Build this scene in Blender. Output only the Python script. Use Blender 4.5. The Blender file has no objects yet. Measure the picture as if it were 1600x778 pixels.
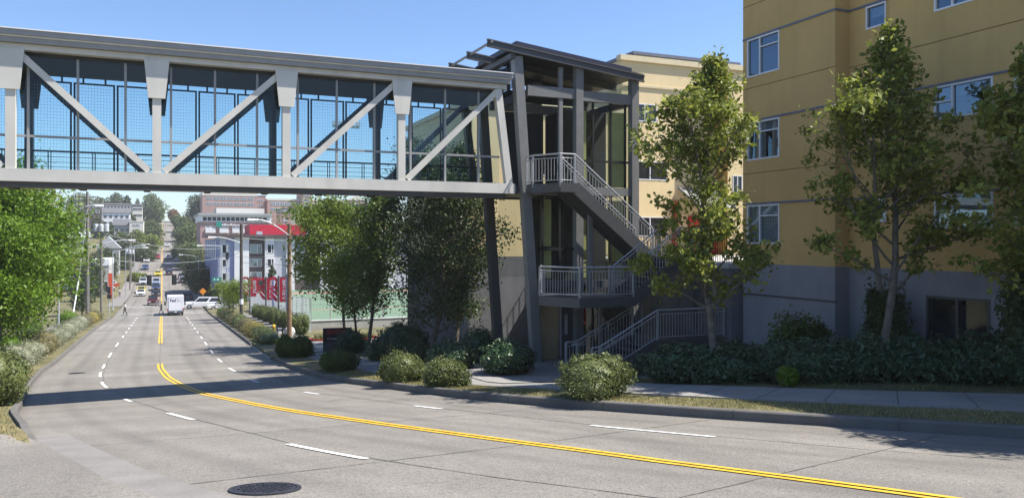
import bpy, math, random
import numpy as np
from mathutils import Vector, Matrix, Quaternion
R = math.radians
scene = bpy.context.scene
COL = scene.collection

# ------------------------------------------------------------------ materials
def new_mat(name):
    m = bpy.data.materials.new(name); m.use_nodes = True
    nt = m.node_tree; nt.nodes.clear()
    out = nt.nodes.new('ShaderNodeOutputMaterial')
    return m, nt, out
def node(nt, t, **kw):
    n = nt.nodes.new(t)
    for k, v in kw.items():
        if k.startswith('i_'):
            n.inputs[k[2:].replace('_', ' ')].default_value = v
        else:
            setattr(n, k, v)
    return n
def c4(c): return (c[0], c[1], c[2], 1.0)
def sc3(c, k): return tuple(min(1, v*k) for v in c)
def noise_mix(nt, coord, scale, a, b, detail=4, lo=.35, hi=.65, vec_scale=None):
    src = coord
    if vec_scale:
        mp = node(nt, 'ShaderNodeMapping'); mp.inputs['Scale'].default_value = vec_scale
        nt.links.new(coord, mp.inputs['Vector']); src = mp.outputs['Vector']
    n = node(nt, 'ShaderNodeTexNoise'); n.inputs['Scale'].default_value = scale; n.inputs['Detail'].default_value = detail
    nt.links.new(src, n.inputs['Vector'])
    mr = node(nt, 'ShaderNodeMapRange'); mr.inputs['From Min'].default_value = lo; mr.inputs['From Max'].default_value = hi
    nt.links.new(n.outputs['Fac'], mr.inputs['Value'])
    mx = node(nt, 'ShaderNodeMix', data_type='RGBA')
    nt.links.new(mr.outputs['Result'], mx.inputs['Factor'])
    for s, v in (('A', a), ('B', b)):
        k = [i for i in mx.inputs if i.name == s and i.type == 'RGBA'][0]
        if isinstance(v, tuple): k.default_value = c4(v)
        else: nt.links.new(v, k)
    return [o for o in mx.outputs if o.type == 'RGBA'][0]
def add_bump(nt, coord, bsdf, scale, strength, dist=.02):
    n = node(nt, 'ShaderNodeTexNoise'); n.inputs['Scale'].default_value = scale; n.inputs['Detail'].default_value = 3
    nt.links.new(coord, n.inputs['Vector'])
    b = node(nt, 'ShaderNodeBump'); b.inputs['Strength'].default_value = strength; b.inputs['Distance'].default_value = dist
    nt.links.new(n.outputs['Fac'], b.inputs['Height']); nt.links.new(b.outputs['Normal'], bsdf.inputs['Normal'])
def M(name, col, rough=.6, metal=0., var=.1, scale=2.5, bump=0., bscale=40, spec=.4, streak=0., fine=0.):
    m, nt, out = new_mat(name)
    tc = node(nt, 'ShaderNodeTexCoord'); co = tc.outputs['Object']
    b = node(nt, 'ShaderNodeBsdfPrincipled')
    c = noise_mix(nt, co, scale, sc3(col, 1-var), sc3(col, 1+var))
    if streak: c = noise_mix(nt, co, 1.0, c, sc3(col, 1-streak), vec_scale=(2.2, 2.2, .16), lo=.5, hi=.75)
    if fine: c = noise_mix(nt, co, 60, c, sc3(col, 1-fine), detail=2, lo=.45, hi=.8)
    nt.links.new(c, b.inputs['Base Color'])
    b.inputs['Roughness'].default_value = rough; b.inputs['Metallic'].default_value = metal
    b.inputs['Specular IOR Level'].default_value = spec
    if bump: add_bump(nt, co, b, bscale, bump)
    nt.links.new(b.outputs[0], out.inputs[0])
    return m
def leaf_mat(name, col, col2=None, trans=.3, var=.35, rough=.5):
    m, nt, out = new_mat(name)
    col2 = col2 or sc3(col, 1+var)
    g = node(nt, 'ShaderNodeNewGeometry')
    mx = node(nt, 'ShaderNodeMix', data_type='RGBA')
    nt.links.new(g.outputs['Random Per Island'], mx.inputs['Factor'])
    ks = [i for i in mx.inputs if i.type == 'RGBA']
    ks[0].default_value = c4(sc3(col, 1-var)); ks[1].default_value = c4(col2)
    o = [o for o in mx.outputs if o.type == 'RGBA'][0]
    tc = node(nt, 'ShaderNodeTexCoord')
    o = noise_mix(nt, tc.outputs['Object'], .9, o, sc3(col, .8), lo=.45, hi=.75)
    b = node(nt, 'ShaderNodeBsdfPrincipled'); b.inputs['Roughness'].default_value = rough
    b.inputs['Specular IOR Level'].default_value = .35
    nt.links.new(o, b.inputs['Base Color'])
    t = node(nt, 'ShaderNodeBsdfTranslucent'); nt.links.new(o, t.inputs['Color'])
    ms = node(nt, 'ShaderNodeMixShader'); ms.inputs[0].default_value = trans
    nt.links.new(b.outputs[0], ms.inputs[1]); nt.links.new(t.outputs[0], ms.inputs[2])
    nt.links.new(ms.outputs[0], out.inputs[0])
    return m
def glass_mat(name, tint, ior=1.5, fac=1.0, gcol=(.9, .95, 1)):
    m, nt, out = new_mat(name)
    t = node(nt, 'ShaderNodeBsdfTransparent'); t.inputs['Color'].default_value = c4(tint)
    g = node(nt, 'ShaderNodeBsdfGlossy'); g.inputs['Roughness'].default_value = .01; g.inputs['Color'].default_value = c4(gcol)
    f = node(nt, 'ShaderNodeLayerWeight'); f.inputs['Blend'].default_value = .5
    pw = node(nt, 'ShaderNodeMath', operation='POWER'); pw.inputs[1].default_value = 5.
    nt.links.new(f.outputs['Facing'], pw.inputs[0])
    f0 = ((ior-1)/(ior+1))**2
    mu = node(nt, 'ShaderNodeMath', operation='MULTIPLY_ADD'); mu.inputs[1].default_value = (1-f0)*fac; mu.inputs[2].default_value = f0*fac
    nt.links.new(pw.outputs[0], mu.inputs[0])
    ms = node(nt, 'ShaderNodeMixShader')
    nt.links.new(mu.outputs[0], ms.inputs[0]); nt.links.new(t.outputs[0], ms.inputs[1]); nt.links.new(g.outputs[0], ms.inputs[2])
    nt.links.new(ms.outputs[0], out.inputs[0])
    return m
def window_mat(name, col, refl=2.0):
    m, nt, out = new_mat(name)
    tc = node(nt, 'ShaderNodeTexCoord')
    c = noise_mix(nt, tc.outputs['Object'], .8, sc3(col, .6), sc3(col, 1.5), lo=.4, hi=.6)
    b = node(nt, 'ShaderNodeBsdfPrincipled'); b.inputs['Roughness'].default_value = .04
    b.inputs['IOR'].default_value = refl
    nt.links.new(c, b.inputs['Base Color']); nt.links.new(b.outputs[0], out.inputs[0])
    return m

# ------------------------------------------------------------------ mesh builder
class MB:
    def __init__(s): s.v = []; s.f = []; s.mi = []; s.cm = 0
    def add(s, vs, fs):
        n = len(s.v); s.v.extend([tuple(v) for v in vs])
        for f in fs: s.f.append(tuple(i+n for i in f)); s.mi.append(s.cm)
        return s
    def hexa(s, p):
        return s.add(p, [(0, 3, 2, 1), (4, 5, 6, 7), (0, 1, 5, 4), (1, 2, 6, 5), (2, 3, 7, 6), (3, 0, 4, 7)])
    def box(s, x0, x1, y0, y1, z0, z1):
        return s.hexa([(x0, y0, z0), (x1, y0, z0), (x1, y1, z0), (x0, y1, z0), (x0, y0, z1), (x1, y0, z1), (x1, y1, z1), (x0, y1, z1)])
    def beam(s, a, b, w, h, up=(0, 0, 1)):
        a = Vector(a); b = Vector(b); d = (b-a).normalized(); up = Vector(up)
        if abs(d.dot(up)) > .98: up = Vector((0, 1, 0))
        x = d.cross(up).normalized(); u = x.cross(d).normalized()
        x *= w/2; u *= h/2
        return s.hexa([a-x-u, a+x-u, a+x+u, a-x+u, b-x-u, b+x-u, b+x+u, b-x+u])
    def tube(s, pts, r, n=8, cap=True):
        pts = [Vector(p) for p in pts]
        rs = r if isinstance(r, (list, tuple)) else [r]*len(pts)
        base = len(s.v); prev = None
        for i, p in enumerate(pts):
            if i == 0: d = pts[1]-pts[0]
            elif i == len(pts)-1: d = pts[-1]-pts[-2]
            else: d = pts[i+1]-pts[i-1]
            d.normalize()
            if prev is None:
                ref = Vector((0, 0, 1)) if abs(d.z) < .9 else Vector((1, 0, 0))
                x = d.cross(ref).normalized()
            else:
                x = (prev - d*prev.dot(d))
                x = x.normalized() if x.length > 1e-6 else d.orthogonal().normalized()
            prev = x; y = d.cross(x)
            for k in range(n):
                a = 2*math.pi*k/n
                s.v.append(tuple(p + (x*math.cos(a)+y*math.sin(a))*rs[i]))
        for i in range(len(pts)-1):
            for k in range(n):
                a = base+i*n+k; b = base+i*n+(k+1) % n
                s.f.append((a, b, b+n, a+n)); s.mi.append(s.cm)
        if cap:
            s.f.append(tuple(base+k for k in reversed(range(n)))); s.mi.append(s.cm)
            e = base+(len(pts)-1)*n
            s.f.append(tuple(e+k for k in range(n))); s.mi.append(s.cm)
        return s
    def prism(s, poly, off):
        n = len(poly); off = Vector(off)
        vs = [Vector(p) for p in poly]; vs = vs+[v+off for v in vs]
        fs = [tuple(range(n-1, -1, -1)), tuple(range(n, 2*n))]
        fs += [(i, (i+1) % n, (i+1) % n+n, i+n) for i in range(n)]
        return s.add(vs, fs)
    def quad(s, a, b, c, d): return s.add([a, b, c, d], [(0, 1, 2, 3)])
    def lathe(s, prof, n=16, c=(0, 0, 0)):
        b = len(s.v)
        for r, z in prof:
            for k in range(n):
                a = 2*math.pi*k/n; s.v.append((c[0]+r*math.cos(a), c[1]+r*math.sin(a), c[2]+z))
        for i in range(len(prof)-1):
            for k in range(n):
                p = b+i*n+k; q = b+i*n+(k+1) % n
                s.f.append((p, q, q+n, p+n)); s.mi.append(s.cm)
        return s
    def strip(s, rows):
        b = len(s.v); n = len(rows[0])
        for r in rows: s.v.extend([tuple(p) for p in r])
        for i in range(len(rows)-1):
            for k in range(n-1):
                a = b+i*n+k; s.f.append((a, a+1, a+1+n, a+n)); s.mi.append(s.cm)
        return s
    def build(s, name, mat, parent=None, world=False, smooth=False):
        me = bpy.data.meshes.new(name)
        vs = s.v
        if world and parent is not None:
            L = parent.location if parent.parent is None else parent.parent.location+parent.location
            vs = [(a-L[0], b-L[1], c-L[2]) for a, b, c in vs]
        me.from_pydata(vs, [], s.f)
        mats = mat if isinstance(mat, (list, tuple)) else [mat]
        for m in mats: me.materials.append(m)
        if len(mats) > 1: me.polygons.foreach_set('material_index', s.mi)
        if smooth: me.polygons.foreach_set('use_smooth', [True]*len(me.polygons))
        me.update()
        o = bpy.data.objects.new(name, me); COL.objects.link(o)
        if parent is not None: o.parent = parent
        return o
def mesh_np(name, V, F, mat, parent=None, smooth=False):
    me = bpy.data.meshes.new(name)
    V = np.asarray(V, dtype=np.float32); F = np.asarray(F, dtype=np.int32)
    k = F.shape[1]
    me.vertices.add(len(V)); me.vertices.foreach_set('co', V.ravel())
    me.loops.add(F.size); me.loops.foreach_set('vertex_index', F.ravel())
    me.polygons.add(len(F)); me.polygons.foreach_set('loop_start', np.arange(0, F.size, k, dtype=np.int32))
    me.polygons.foreach_set('loop_total', np.full(len(F), k, dtype=np.int32))
    if smooth: me.polygons.foreach_set('use_smooth', np.ones(len(F), dtype=bool))
    me.materials.append(mat); me.update(calc_edges=True); me.validate()
    o = bpy.data.objects.new(name, me); COL.objects.link(o)
    if parent is not None: o.parent = parent
    return o
def tag(o, label, cat, group=None):
    o['label'] = label; o['category'] = cat; o['kind'] = 'thing'
    if group: o['group'] = group
    return o
def thing(name, label, cat, loc=(0, 0, 0), rz=0, group=None):
    o = bpy.data.objects.new(name, None); COL.objects.link(o)
    o.empty_display_size = .2
    o.location = loc; o.rotation_euler = (0, 0, rz)
    return tag(o, label, cat, group)
def struct(o, kind='structure'):
    o['kind'] = kind; return o
def copy_tree(o, parent=None):
    c = o.copy(); COL.objects.link(c)
    if parent is not None: c.parent = parent
    for ch in list(o.children): copy_tree(ch, c)
    return c
def text_mesh(txt, size, mat, name, parent, loc, rot, depth=.01, sx=1.0, bold=.0, align='CENTER'):
    cu = bpy.data.curves.new(name, 'FONT'); cu.body = txt; cu.size = size; cu.extrude = depth; cu.offset = bold
    cu.align_x = align; cu.align_y = 'CENTER'; cu.resolution_u = 3
    tmp = bpy.data.objects.new(name+'_curve', cu); COL.objects.link(tmp)
    dg = bpy.context.evaluated_depsgraph_get()
    me = bpy.data.meshes.new_from_object(tmp.evaluated_get(dg))
    bpy.data.objects.remove(tmp); bpy.data.curves.remove(cu)
    me.materials.clear(); me.materials.append(mat)
    o = bpy.data.objects.new(name, me); COL.objects.link(o)
    o.parent = parent; o.location = loc; o.rotation_euler = rot; o.scale = (sx, 1, 1)
    return o

# ------------------------------------------------------------------ terrain
_BY = [-60, 0, 8.7, 16, 29.4, 34.3, 52, 125, 138, 160, 195, 250, 305, 380, 490, 525, 600, 1200]
_BZ = [5.0, -1.6, -2.54, -3.5, -5.3, -5.77, -7.15, -10.8, -11, -11.6, -12.2, -9.6, -5.6, -.8, 9, 11.5, 12, 4]
_ys = np.arange(-60, 1200, .5); _zs = np.interp(_ys, _BY, _BZ)
_k = np.ones(9)/9.; _zsm = np.convolve(np.pad(_zs, 4, mode='edge'), _k, mode='valid')
def smooth_tab(ys, xs, w=6):
    t = np.arange(-60, 1200, .5); v = np.interp(t, ys, xs)
    k = np.ones(2*w+1)/(2*w+1)
    return np.convolve(np.pad(v, w, mode='edge'), k, mode='valid')
_XR = smooth_tab([-60, -20, 0, 9.2, 11, 12.7, 14.7, 18.4, 21.5, 26, 33.5, 40, 56, 110, 1200], [90, 45, 23.2, 13.4, 11.5, 10.5, 9.2, 7.65, 7.15, 6.62, 5.9, 5.6, 5.75, 6.15, 6.2], 4)
_XL = smooth_tab([-60, -20, 0, 8.64, 15.16, 23.9, 38, 48, 92, 1200], [70, 22, 4.6, -.25, -1.9, -3.45, -5.0, -5.65, -6.3, -6.4], 4)
def tabi(t, y): return float(np.interp(y, _ys, t))
def XR(y): return tabi(_XR, y)
def XL(y): return tabi(_XL, y)
def g(x, y):
    cr = float(np.interp(y, [9, 28], [-.06, 0.]))
    return tabi(_zsm, y) + cr*max(-8, min(16, x))
def H(x, y):
    xr, xl = XR(y), XL(y)
    if x > xr:
        sl = float(np.interp(y, [19, 22.5, 24, 28, 40, 55], [.01, -.04, -.045, .03, .035, 0.]))
        return g(xr, y)+.19*float(np.interp(x-xr, [0, .12], [.0, 1.]))+sl*min(x-xr, 9)
    if x < xl:
        return g(xl, y)+.15*float(np.interp(y, [14.6, 15.6], [0., 1.]))*float(np.interp(xl-x, [0, .12], [0., 1.]))+.01*min(xl-x, 60)
    return g(x, y)
# ------------------------------------------------------------------ palette
def road_mat():
    m, nt, out = new_mat('worn_concrete_paving')
    tc = node(nt, 'ShaderNodeTexCoord'); co = tc.outputs['Object']
    base = (.208, .192, .17)
    c = noise_mix(nt, co, .5, sc3(base, .86), sc3(base, 1.12), detail=6, lo=.35, hi=.65)
    c = noise_mix(nt, co, 1., c, sc3(base, 1.3), vec_scale=(.05, .22, .05), lo=.56, hi=.68, detail=2)
    c = noise_mix(nt, co, 1., c, sc3(base, .78), vec_scale=(.75, .05, .1), lo=.52, hi=.72, detail=3)
    c = noise_mix(nt, co, 17, c, sc3(base, .5), detail=5, lo=.5, hi=.8)
    c = noise_mix(nt, co, 55, c, sc3(base, 1.7), detail=2, lo=.56, hi=.72)
    c = noise_mix(nt, co, 5, c, sc3(base, .75), detail=5, lo=.6, hi=.78)
    at = node(nt, 'ShaderNodeAttribute', attribute_name='wear')
    wn = node(nt, 'ShaderNodeTexNoise'); wn.inputs['Scale'].default_value = .7; wn.inputs['Detail'].default_value = 5; nt.links.new(co, wn.inputs['Vector'])
    wm = node(nt, 'ShaderNodeMath', operation='MULTIPLY'); nt.links.new(at.outputs['Fac'], wm.inputs[0]); nt.links.new(wn.outputs['Fac'], wm.inputs[1])
    wx = node(nt, 'ShaderNodeMix', data_type='RGBA'); ks = [i for i in wx.inputs if i.type == 'RGBA']
    nt.links.new(wm.outputs[0], wx.inputs['Factor']); nt.links.new(c, ks[0]); ks[1].default_value = c4(sc3(base, .5))
    c = [o for o in wx.outputs if o.type == 'RGBA'][0]
    b = node(nt, 'ShaderNodeBsdfPrincipled'); b.inputs['Roughness'].default_value = .85
    b.inputs['Specular IOR Level'].default_value = .25
    nt.links.new(c, b.inputs['Base Color']); add_bump(nt, co, b, 30, .9, .015)
    nt.links.new(b.outputs[0], out.inputs[0])
    return m
def ground_mat():
    m, nt, out = new_mat('dry_soil_and_grass')
    tc = node(nt, 'ShaderNodeTexCoord'); co = tc.outputs['Object']
    c = noise_mix(nt, co, .5, (.085, .085, .035), (.22, .18, .085), detail=6)
    c = noise_mix(nt, co, 9, c, (.05, .07, .02), detail=4, lo=.5, hi=.7)
    b = node(nt, 'ShaderNodeBsdfPrincipled'); b.inputs['Roughness'].default_value = .95
    nt.links.new(c, b.inputs['Base Color']); add_bump(nt, co, b, 14, .8, .05)
    nt.links.new(b.outputs[0], out.inputs[0]); return m
m_road = road_mat(); m_ground = ground_mat()
m_walk = M('pale_concrete_walk', (.27, .26, .245), .85, var=.1, scale=1.2, bump=.3, bscale=30, fine=.25)
m_kerb = M('kerb_concrete', (.14, .132, .12), .85, var=.16, scale=1.5, bump=.4, bscale=18, fine=.25)
m_gutter = M('gutter_concrete', (.215, .2, .185), .85, var=.12, scale=1.5, bump=.4, bscale=18, fine=.3)
m_joint = M('tar_joint', (.075, .07, .065), .8)
m_yel = M('yellow_road_paint', (.74, .44, .035), .65, var=.16, scale=5, fine=.4)
m_wht = M('white_road_paint', (.74, .74, .72), .65, var=.14, scale=5, fine=.35)
m_iron = M('cast_iron', (.035, .035, .045), .55, .3, bump=1., bscale=28)
m_bridge = M('pale_grey_steel_paint', (.62, .595, .535), .45, var=.07, scale=.8, streak=.13)
m_bridge2 = M('grey_fascia_paint', (.3, .3, .3), .45, var=.05)
m_dark = M('dark_grey_steel_paint', (.075, .076, .08), .45, var=.06)
m_tower = M('grey_tower_steel_paint', (.19, .19, .185), .45, var=.06, streak=.08)
m_navy = M('dark_navy_frame', (.018, .02, .045), .45, var=.05)
m_black = M('black_metal', (.015, .015, .017), .5)
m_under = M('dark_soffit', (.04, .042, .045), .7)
m_wire = M('mesh_wire', (.27, .36, .42), .5)
m_glass = glass_mat('bluish_bridge_glass', (.78, .89, .91), 1.45, .8)
m_tglass = glass_mat('tower_glass', (.78, .83, .8), 1.5, .9)
m_olive = M('olive_yellow_panel', (.66, .62, .25), .6, var=.08)
m_rail = M('galvanised_railing', (.4, .41, .42), .4, .35, var=.06)
m_bronze = M('brushed_bronze_door', (.5, .37, .22), .35, .2, var=.12, scale=1.2)
m_must = M('mustard_stucco', (.6, .395, .15), .9, var=.08, scale=.5, bump=.5, bscale=35, streak=.12, fine=.12)
m_tan = M('tan_stucco', (.76, .6, .34), .9, var=.05, scale=.7, bump=.2, bscale=50, streak=.06)
m_ochre = M('ochre_stucco', (.5, .27, .06), .9, var=.05)
m_cream = M('cream_trim', (.66, .56, .36), .8, var=.05)
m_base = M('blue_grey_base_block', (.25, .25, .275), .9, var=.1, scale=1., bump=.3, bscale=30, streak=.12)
m_dkbase = M('shaded_concrete_base', (.16, .16, .175), .9, var=.12, scale=1., bump=.3, bscale=30, streak=.15)  # darker copy of the base block, with shade put into its colour
m_wglass = glass_mat('apartment_window_glass', (.45, .5, .55), 2.5, 1.0, (.6, .8, 1.))
m_blind = M('pale_roller_blind', (.55, .56, .52), .8)
m_belt = M('grey_flashing', (.15, .16, .2), .6)
m_groove = M('dark_groove', (.2, .12, .03), .9)
m_frame = M('white_window_frame', (.72, .73, .74), .4, var=.03)
m_win = window_mat('window_pane', (.035, .06, .11), 2.4)
m_winb = window_mat('blind_window_pane', (.3, .36, .36), 1.6)
m_wind = window_mat('dark_window_pane', (.02, .025, .03), 1.6)
m_red = M('red_paint', (.5, .03, .02), .5)
m_canopy = M('frosted_canopy', (.27, .265, .26), .4)
m_bark = M('grey_brown_bark', (.12, .1, .08), .9, var=.3, scale=6, bump=.6, bscale=20)
m_barkp = M('pale_bark', (.13, .118, .1), .9, var=.25, scale=5, bump=.5, bscale=20)
m_wood = M('weathered_pole_wood', (.24, .15, .09), .85, var=.25, scale=2, streak=.35)
m_wooddk = M('dark_pole_wood', (.085, .07, .06), .85, var=.25, scale=2, streak=.35)
m_woodgr = M('grey_pole_wood', (.19, .17, .15), .85, var=.2, scale=2, streak=.3)
m_galv = M('galvanised_pole', (.5, .52, .54), .4, .4)
m_can = M('transformer_grey', (.5, .52, .53), .4)
m_cable = M('black_cable', (.06, .06, .07), .6)
m_cablel = M('pale_cable', (.4, .41, .42), .6)
L_pear = leaf_mat('pear_leaves', (.16, .205, .025), (.38, .41, .085), .45)
L_maple = leaf_mat('maple_leaves', (.13, .2, .02), (.24, .32, .05), .4)
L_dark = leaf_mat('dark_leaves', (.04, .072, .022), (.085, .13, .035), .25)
L_mid = leaf_mat('mid_leaves', (.075, .125, .024), (.15, .215, .045), .32)
L_lime = leaf_mat('lime_leaves', (.12, .2, .012), (.24, .3, .03), .35)
L_rowan = leaf_mat('rowan_leaves', (.12, .22, .012), (.2, .33, .03), .4)
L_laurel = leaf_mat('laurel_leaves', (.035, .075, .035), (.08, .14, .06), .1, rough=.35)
L_grey = leaf_mat('grey_green_leaves', (.075, .105, .028), (.19, .22, .07), .25)
L_sage = leaf_mat('pale_sage_leaves', (.2, .22, .13), (.4, .4, .28), .2)
L_gold = leaf_mat('golden_leaves', (.22, .2, .05), (.42, .34, .08), .25)
L_rust = leaf_mat('rusty_leaves', (.13, .12, .05), (.27, .23, .1), .2)
L_straw = leaf_mat('straw_grass', (.34, .28, .12), (.52, .45, .22), .2)
L_lawn = leaf_mat('lawn_grass', (.12, .16, .04), (.3, .28, .1), .2)
m_turf = M('field_turf', (.13, .2, .125), .9, var=.1)
m_track = M('red_track', (.45, .16, .14), .9)
m_banner = M('red_banner', (.6, .02, .05), .6, var=.05)
m_white = M('white_paint', (.78, .78, .78), .45, var=.03)
m_lgrey = M('light_grey_panel', (.52, .53, .58), .6, var=.05)
m_bluegrey = M('blue_grey_panel', (.3, .33, .5), .6, var=.12)
m_brownp = M('dark_brown_panel', (.11, .085, .085), .7)
m_brick = M('red_brick', (.42, .265, .24), .9, var=.12, scale=1)
m_brickd = M('dark_brick', (.35, .22, .2), .9, var=.12, scale=1)
m_conc = M('grey_concrete', (.42, .41, .39), .85, var=.08)
m_pale = M('pale_render', (.66, .63, .56), .8, var=.05)
m_roofg = M('grey_shingles', (.12, .12, .13), .9, var=.15)
m_roofl = M('light_metal_roof', (.36, .38, .39), .5)
m_siding = M('grey_siding', (.4, .41, .4), .8, var=.08)
m_tyre = M('tyre_rubber', (.015, .015, .015), .8)
m_rim = M('alloy_rim', (.4, .4, .42), .35, .7)
m_lampw = M('headlamp_glass', (.6, .6, .62), .2)
m_lampr = M('tail_lamp', (.4, .02, .02), .3)
m_skin = M('skin', (.42, .26, .19), .6)
m_sign = M('green_sign', (.01, .25, .2), .5)
m_orange = M('orange_sign', (.75, .25, .02), .5)
# ------------------------------------------------------------------ ground and road
def ground():
    ys = list(np.arange(-40, 2, 1.)) + list(np.arange(2, 45, .25)) + list(np.arange(45, 62, 1.)) + list(np.arange(62, 240, 4.)) + list(np.arange(240, 1180, 15.))
    offs = [.0, .5, 1.5, 3, 5, 7, 9, 12, 18, 30, 60, 120, 300, 700]
    rows = []
    for y in ys:
        xl, xr = XL(y), XR(y)
        r = [(xl-o-.15, y, H(xl-o-.15, y)-.02) for o in reversed(offs)]
        r += [(xl-.14, y, g(xl, y)-.25), (xr+.14, y, g(xr, y)-.25)]
        r += [(xr+o+.15, y, H(xr+o+.15, y)-.02) for o in offs]
        rows.append(r)
    struct(MB().strip(rows).build('ground', m_ground))
ground()
def road():
    ys = list(np.arange(-20, 62, .5)) + list(np.arange(62, 240, 2.)) + list(np.arange(240, 760, 5.))
    rows = []
    for y in ys:
        xl, xr = XL(y), XR(y)
        rows.append([(xl+(xr-xl)*t, y, g(xl+(xr-xl)*t, y)) for t in np.linspace(0, 1, 61)])
    o = struct(MB().strip(rows).build('road', m_road))
    at = o.data.attributes.new('wear', 'FLOAT', 'POINT')
    lane = np.abs((np.linspace(0, 1, 61)*4) % 1-.5)          # oil drips fall along each lane's middle
    w = np.exp(-(lane/.09)**2)*.75+np.exp(-((lane-.27)/.07)**2)*.3+np.exp(-((np.abs(np.linspace(-1, 1, 61))-1)/.03)**2)*.8
    at.data.foreach_set('value', np.tile(w, len(rows)).astype(np.float32))
road()
def resample(P, step):
    P = [Vector(p) for p in P]; out = [P[0].copy()]; acc = 0
    for a, b in zip(P, P[1:]):
        L = (b-a).length; d = step-acc
        while d <= L:
            out.append(a.lerp(b, d/L)); d += step
        acc = L-(d-step)
    return out
def smooth_pl(P, n=3):
    for _ in range(n):
        P = [P[0]]+[(P[i-1]+P[i]*2+P[i+1])/4 for i in range(1, len(P)-1)]+[P[-1]]
    return P
def normals(P):
    N = []
    for i in range(len(P)):
        d = P[min(i+1, len(P)-1)]-P[max(i-1, 0)]; d.normalize(); N.append(Vector((d.y, -d.x)))
    return N
def drape(P, o0, o1, dz, cols=3, f=None):
    N = normals(P); f = f or H
    return [[((p.x+n.x*o), (p.y+n.y*o), f(p.x+n.x*o, p.y+n.y*o)+dz) for o in np.linspace(o0, o1, cols)] for p, n in zip(P, N)]
def curve_right(y0, y1, step=.5): return smooth_pl(resample([(XR(y), y) for y in np.arange(y0, y1+.01, .25)], step), 6)
def curve_left(y0, y1, step=.5): return smooth_pl(resample([(XL(y), y) for y in np.arange(y0, y1+.01, .25)], step), 6)
def kerb(P, side, name='kerb'):
    # side +1: kerb lies to the +x side. Normal of +y travel is +x
    N = normals(P); rows = []; L = len(P)
    for i, (p, n) in enumerate(zip(P, N)):
        b = g(p.x, p.y); tp = min(1, .02+i/5, .02+(L-1-i)/5)
        def q(o, z): return (p.x+n.x*o*side, p.y+n.y*o*side, b+(z*tp if z > 0 else z))
        rows.append([q(0, -.1), q(.015, .17), q(.04, .195), q(.16, .2), q(.165, -.1)])
    if side < 0: rows = [list(reversed(r)) for r in rows]
    return struct(MB().strip(rows).build(name, m_kerb))
KR1 = curve_right(-8, 47.5); KR2 = curve_right(59, 121); KL1 = curve_left(15.0, 122)
kerb(KR1, 1); kerb(KR2, 1); kerb(KL1, -1)
kerb(curve_right(150, 330, 2), 1); kerb(curve_left(152, 330, 2), -1)
# pavements and the driveway
def skirt(rows):
    return [[(r[0][0], r[0][1], r[0][2]-.12)]+r+[(r[-1][0], r[-1][1], r[-1][2]-.12)] for r in rows]
struct(MB().strip(skirt(drape(KR1, 1.55, 3.55, .012, 6))).build('sidewalk', m_walk))
struct(MB().strip(skirt(drape(KR2, 2.2, 4.4, .012, 4))).build('sidewalk', m_walk))
def sheet(name, x0, x1, y0, y1, mat, dz=.03, nx=8, ny=20, f=None):
    f = f or H
    return struct(MB().strip([[(x, y, f(x, y)+dz) for x in np.linspace(x0(y) if callable(x0) else x0, x1(y) if callable(x1) else x1, nx)] for y in np.linspace(y0, y1, ny)]).build(name, mat))
sheet('driveway', lambda y: XR(y)-.05, 34, 47.9, 58.6, m_walk, .018, 14, 24)
sheet('driveway', lambda y: XL(y)-12, lambda y: XL(y)+.02, 2.5, 15.5, m_road, .014, 24, 60)
def gutter(P):
    return struct(MB().strip(drape(P, -.02, .55, .007, 3, lambda x, y: g(x, y))).build('gutter', m_gutter))
gutter(curve_left(3, 16.6))
sheet('plaza', 9.6, 18.6, 22.6, 33.5, m_walk, .036, 12, 16)
sheet('cross_street', -70, lambda y: XL(y)+.05, 126, 147, m_road, -.09, 10, 8)
sheet('cross_street', lambda y: XR(y)-.05, 80, 126, 147, m_road, -.09, 10, 8)
sheet('sidewalk', lambda y: XL(y)-2.4, lambda y: XL(y)-.2, 150, 330, m_gutter, .02, 4, 60)
sheet('sidewalk', lambda y: XR(y)+.2, lambda y: XR(y)+2.4, 150, 330, m_gutter, .02, 4, 60)
sheet('sidewalk', lambda y: XL(y)-4.5, lambda y: XL(y)-2.9, 60, 124, m_gutter, .02, 4, 40)
# painted markings and joints
def line(P, off, w, dz, mb):
    mb.strip(drape(P, off-w/2, off+w/2, dz, 2, lambda x, y: g(x, y)))
YP = smooth_pl(resample([(9.4, 0), (8.2, 3.6), (7.24, 6.24), (6.66, 7.57), (5.98, 9.32), (5.05, 11.56), (3.89, 15.04), (2.9, 18.8), (2.28, 22.27), (1.61, 27.15), (.82, 33.3), (.21, 38.7), (-.1, 45), (-.15, 52), (-.15, 66), (-.15, 126)], .4), 10)
CL = smooth_pl(YP, 30)
mb = MB()
for seg in ([p for p in YP if p.y < 48.9], [p for p in YP if 66.3 < p.y < 123]):
    for o in (-.095, .095): line(seg, o, .11, .012, mb)
far = resample([(-.15, 152), (-.15, 560)], 2.)
line(far, 0, .17, .015, mb)
struct(mb.build('yellow_centre_line', m_yel))
mb = MB()
def dashes(pts, segs):
    P = smooth_pl(resample(pts, .25), 12)
    for a, b in segs:
        s = [p for p in P if a <= p.y <= b]
        if len(s) > 1: line(s, 0, .12, .012, mb)
WL = [(4.9, 6.2), (3.5, 8.4), (2.47, 10.53), (1.72, 12.82), (.63, 18.14), (.09, 21.15), (-1.16, 29.71), (-2.3, 37.5), (-2.75, 43), (-3.05, 52), (-3.15, 62), (-3.15, 125)]
WR = [(10.6, 7.5), (8.4, 10.85), (7.29, 13.1), (5.77, 18.13), (4.32, 25.35), (3.39, 34.29), (3.05, 42), (2.98, 54), (2.98, 125)]
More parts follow.
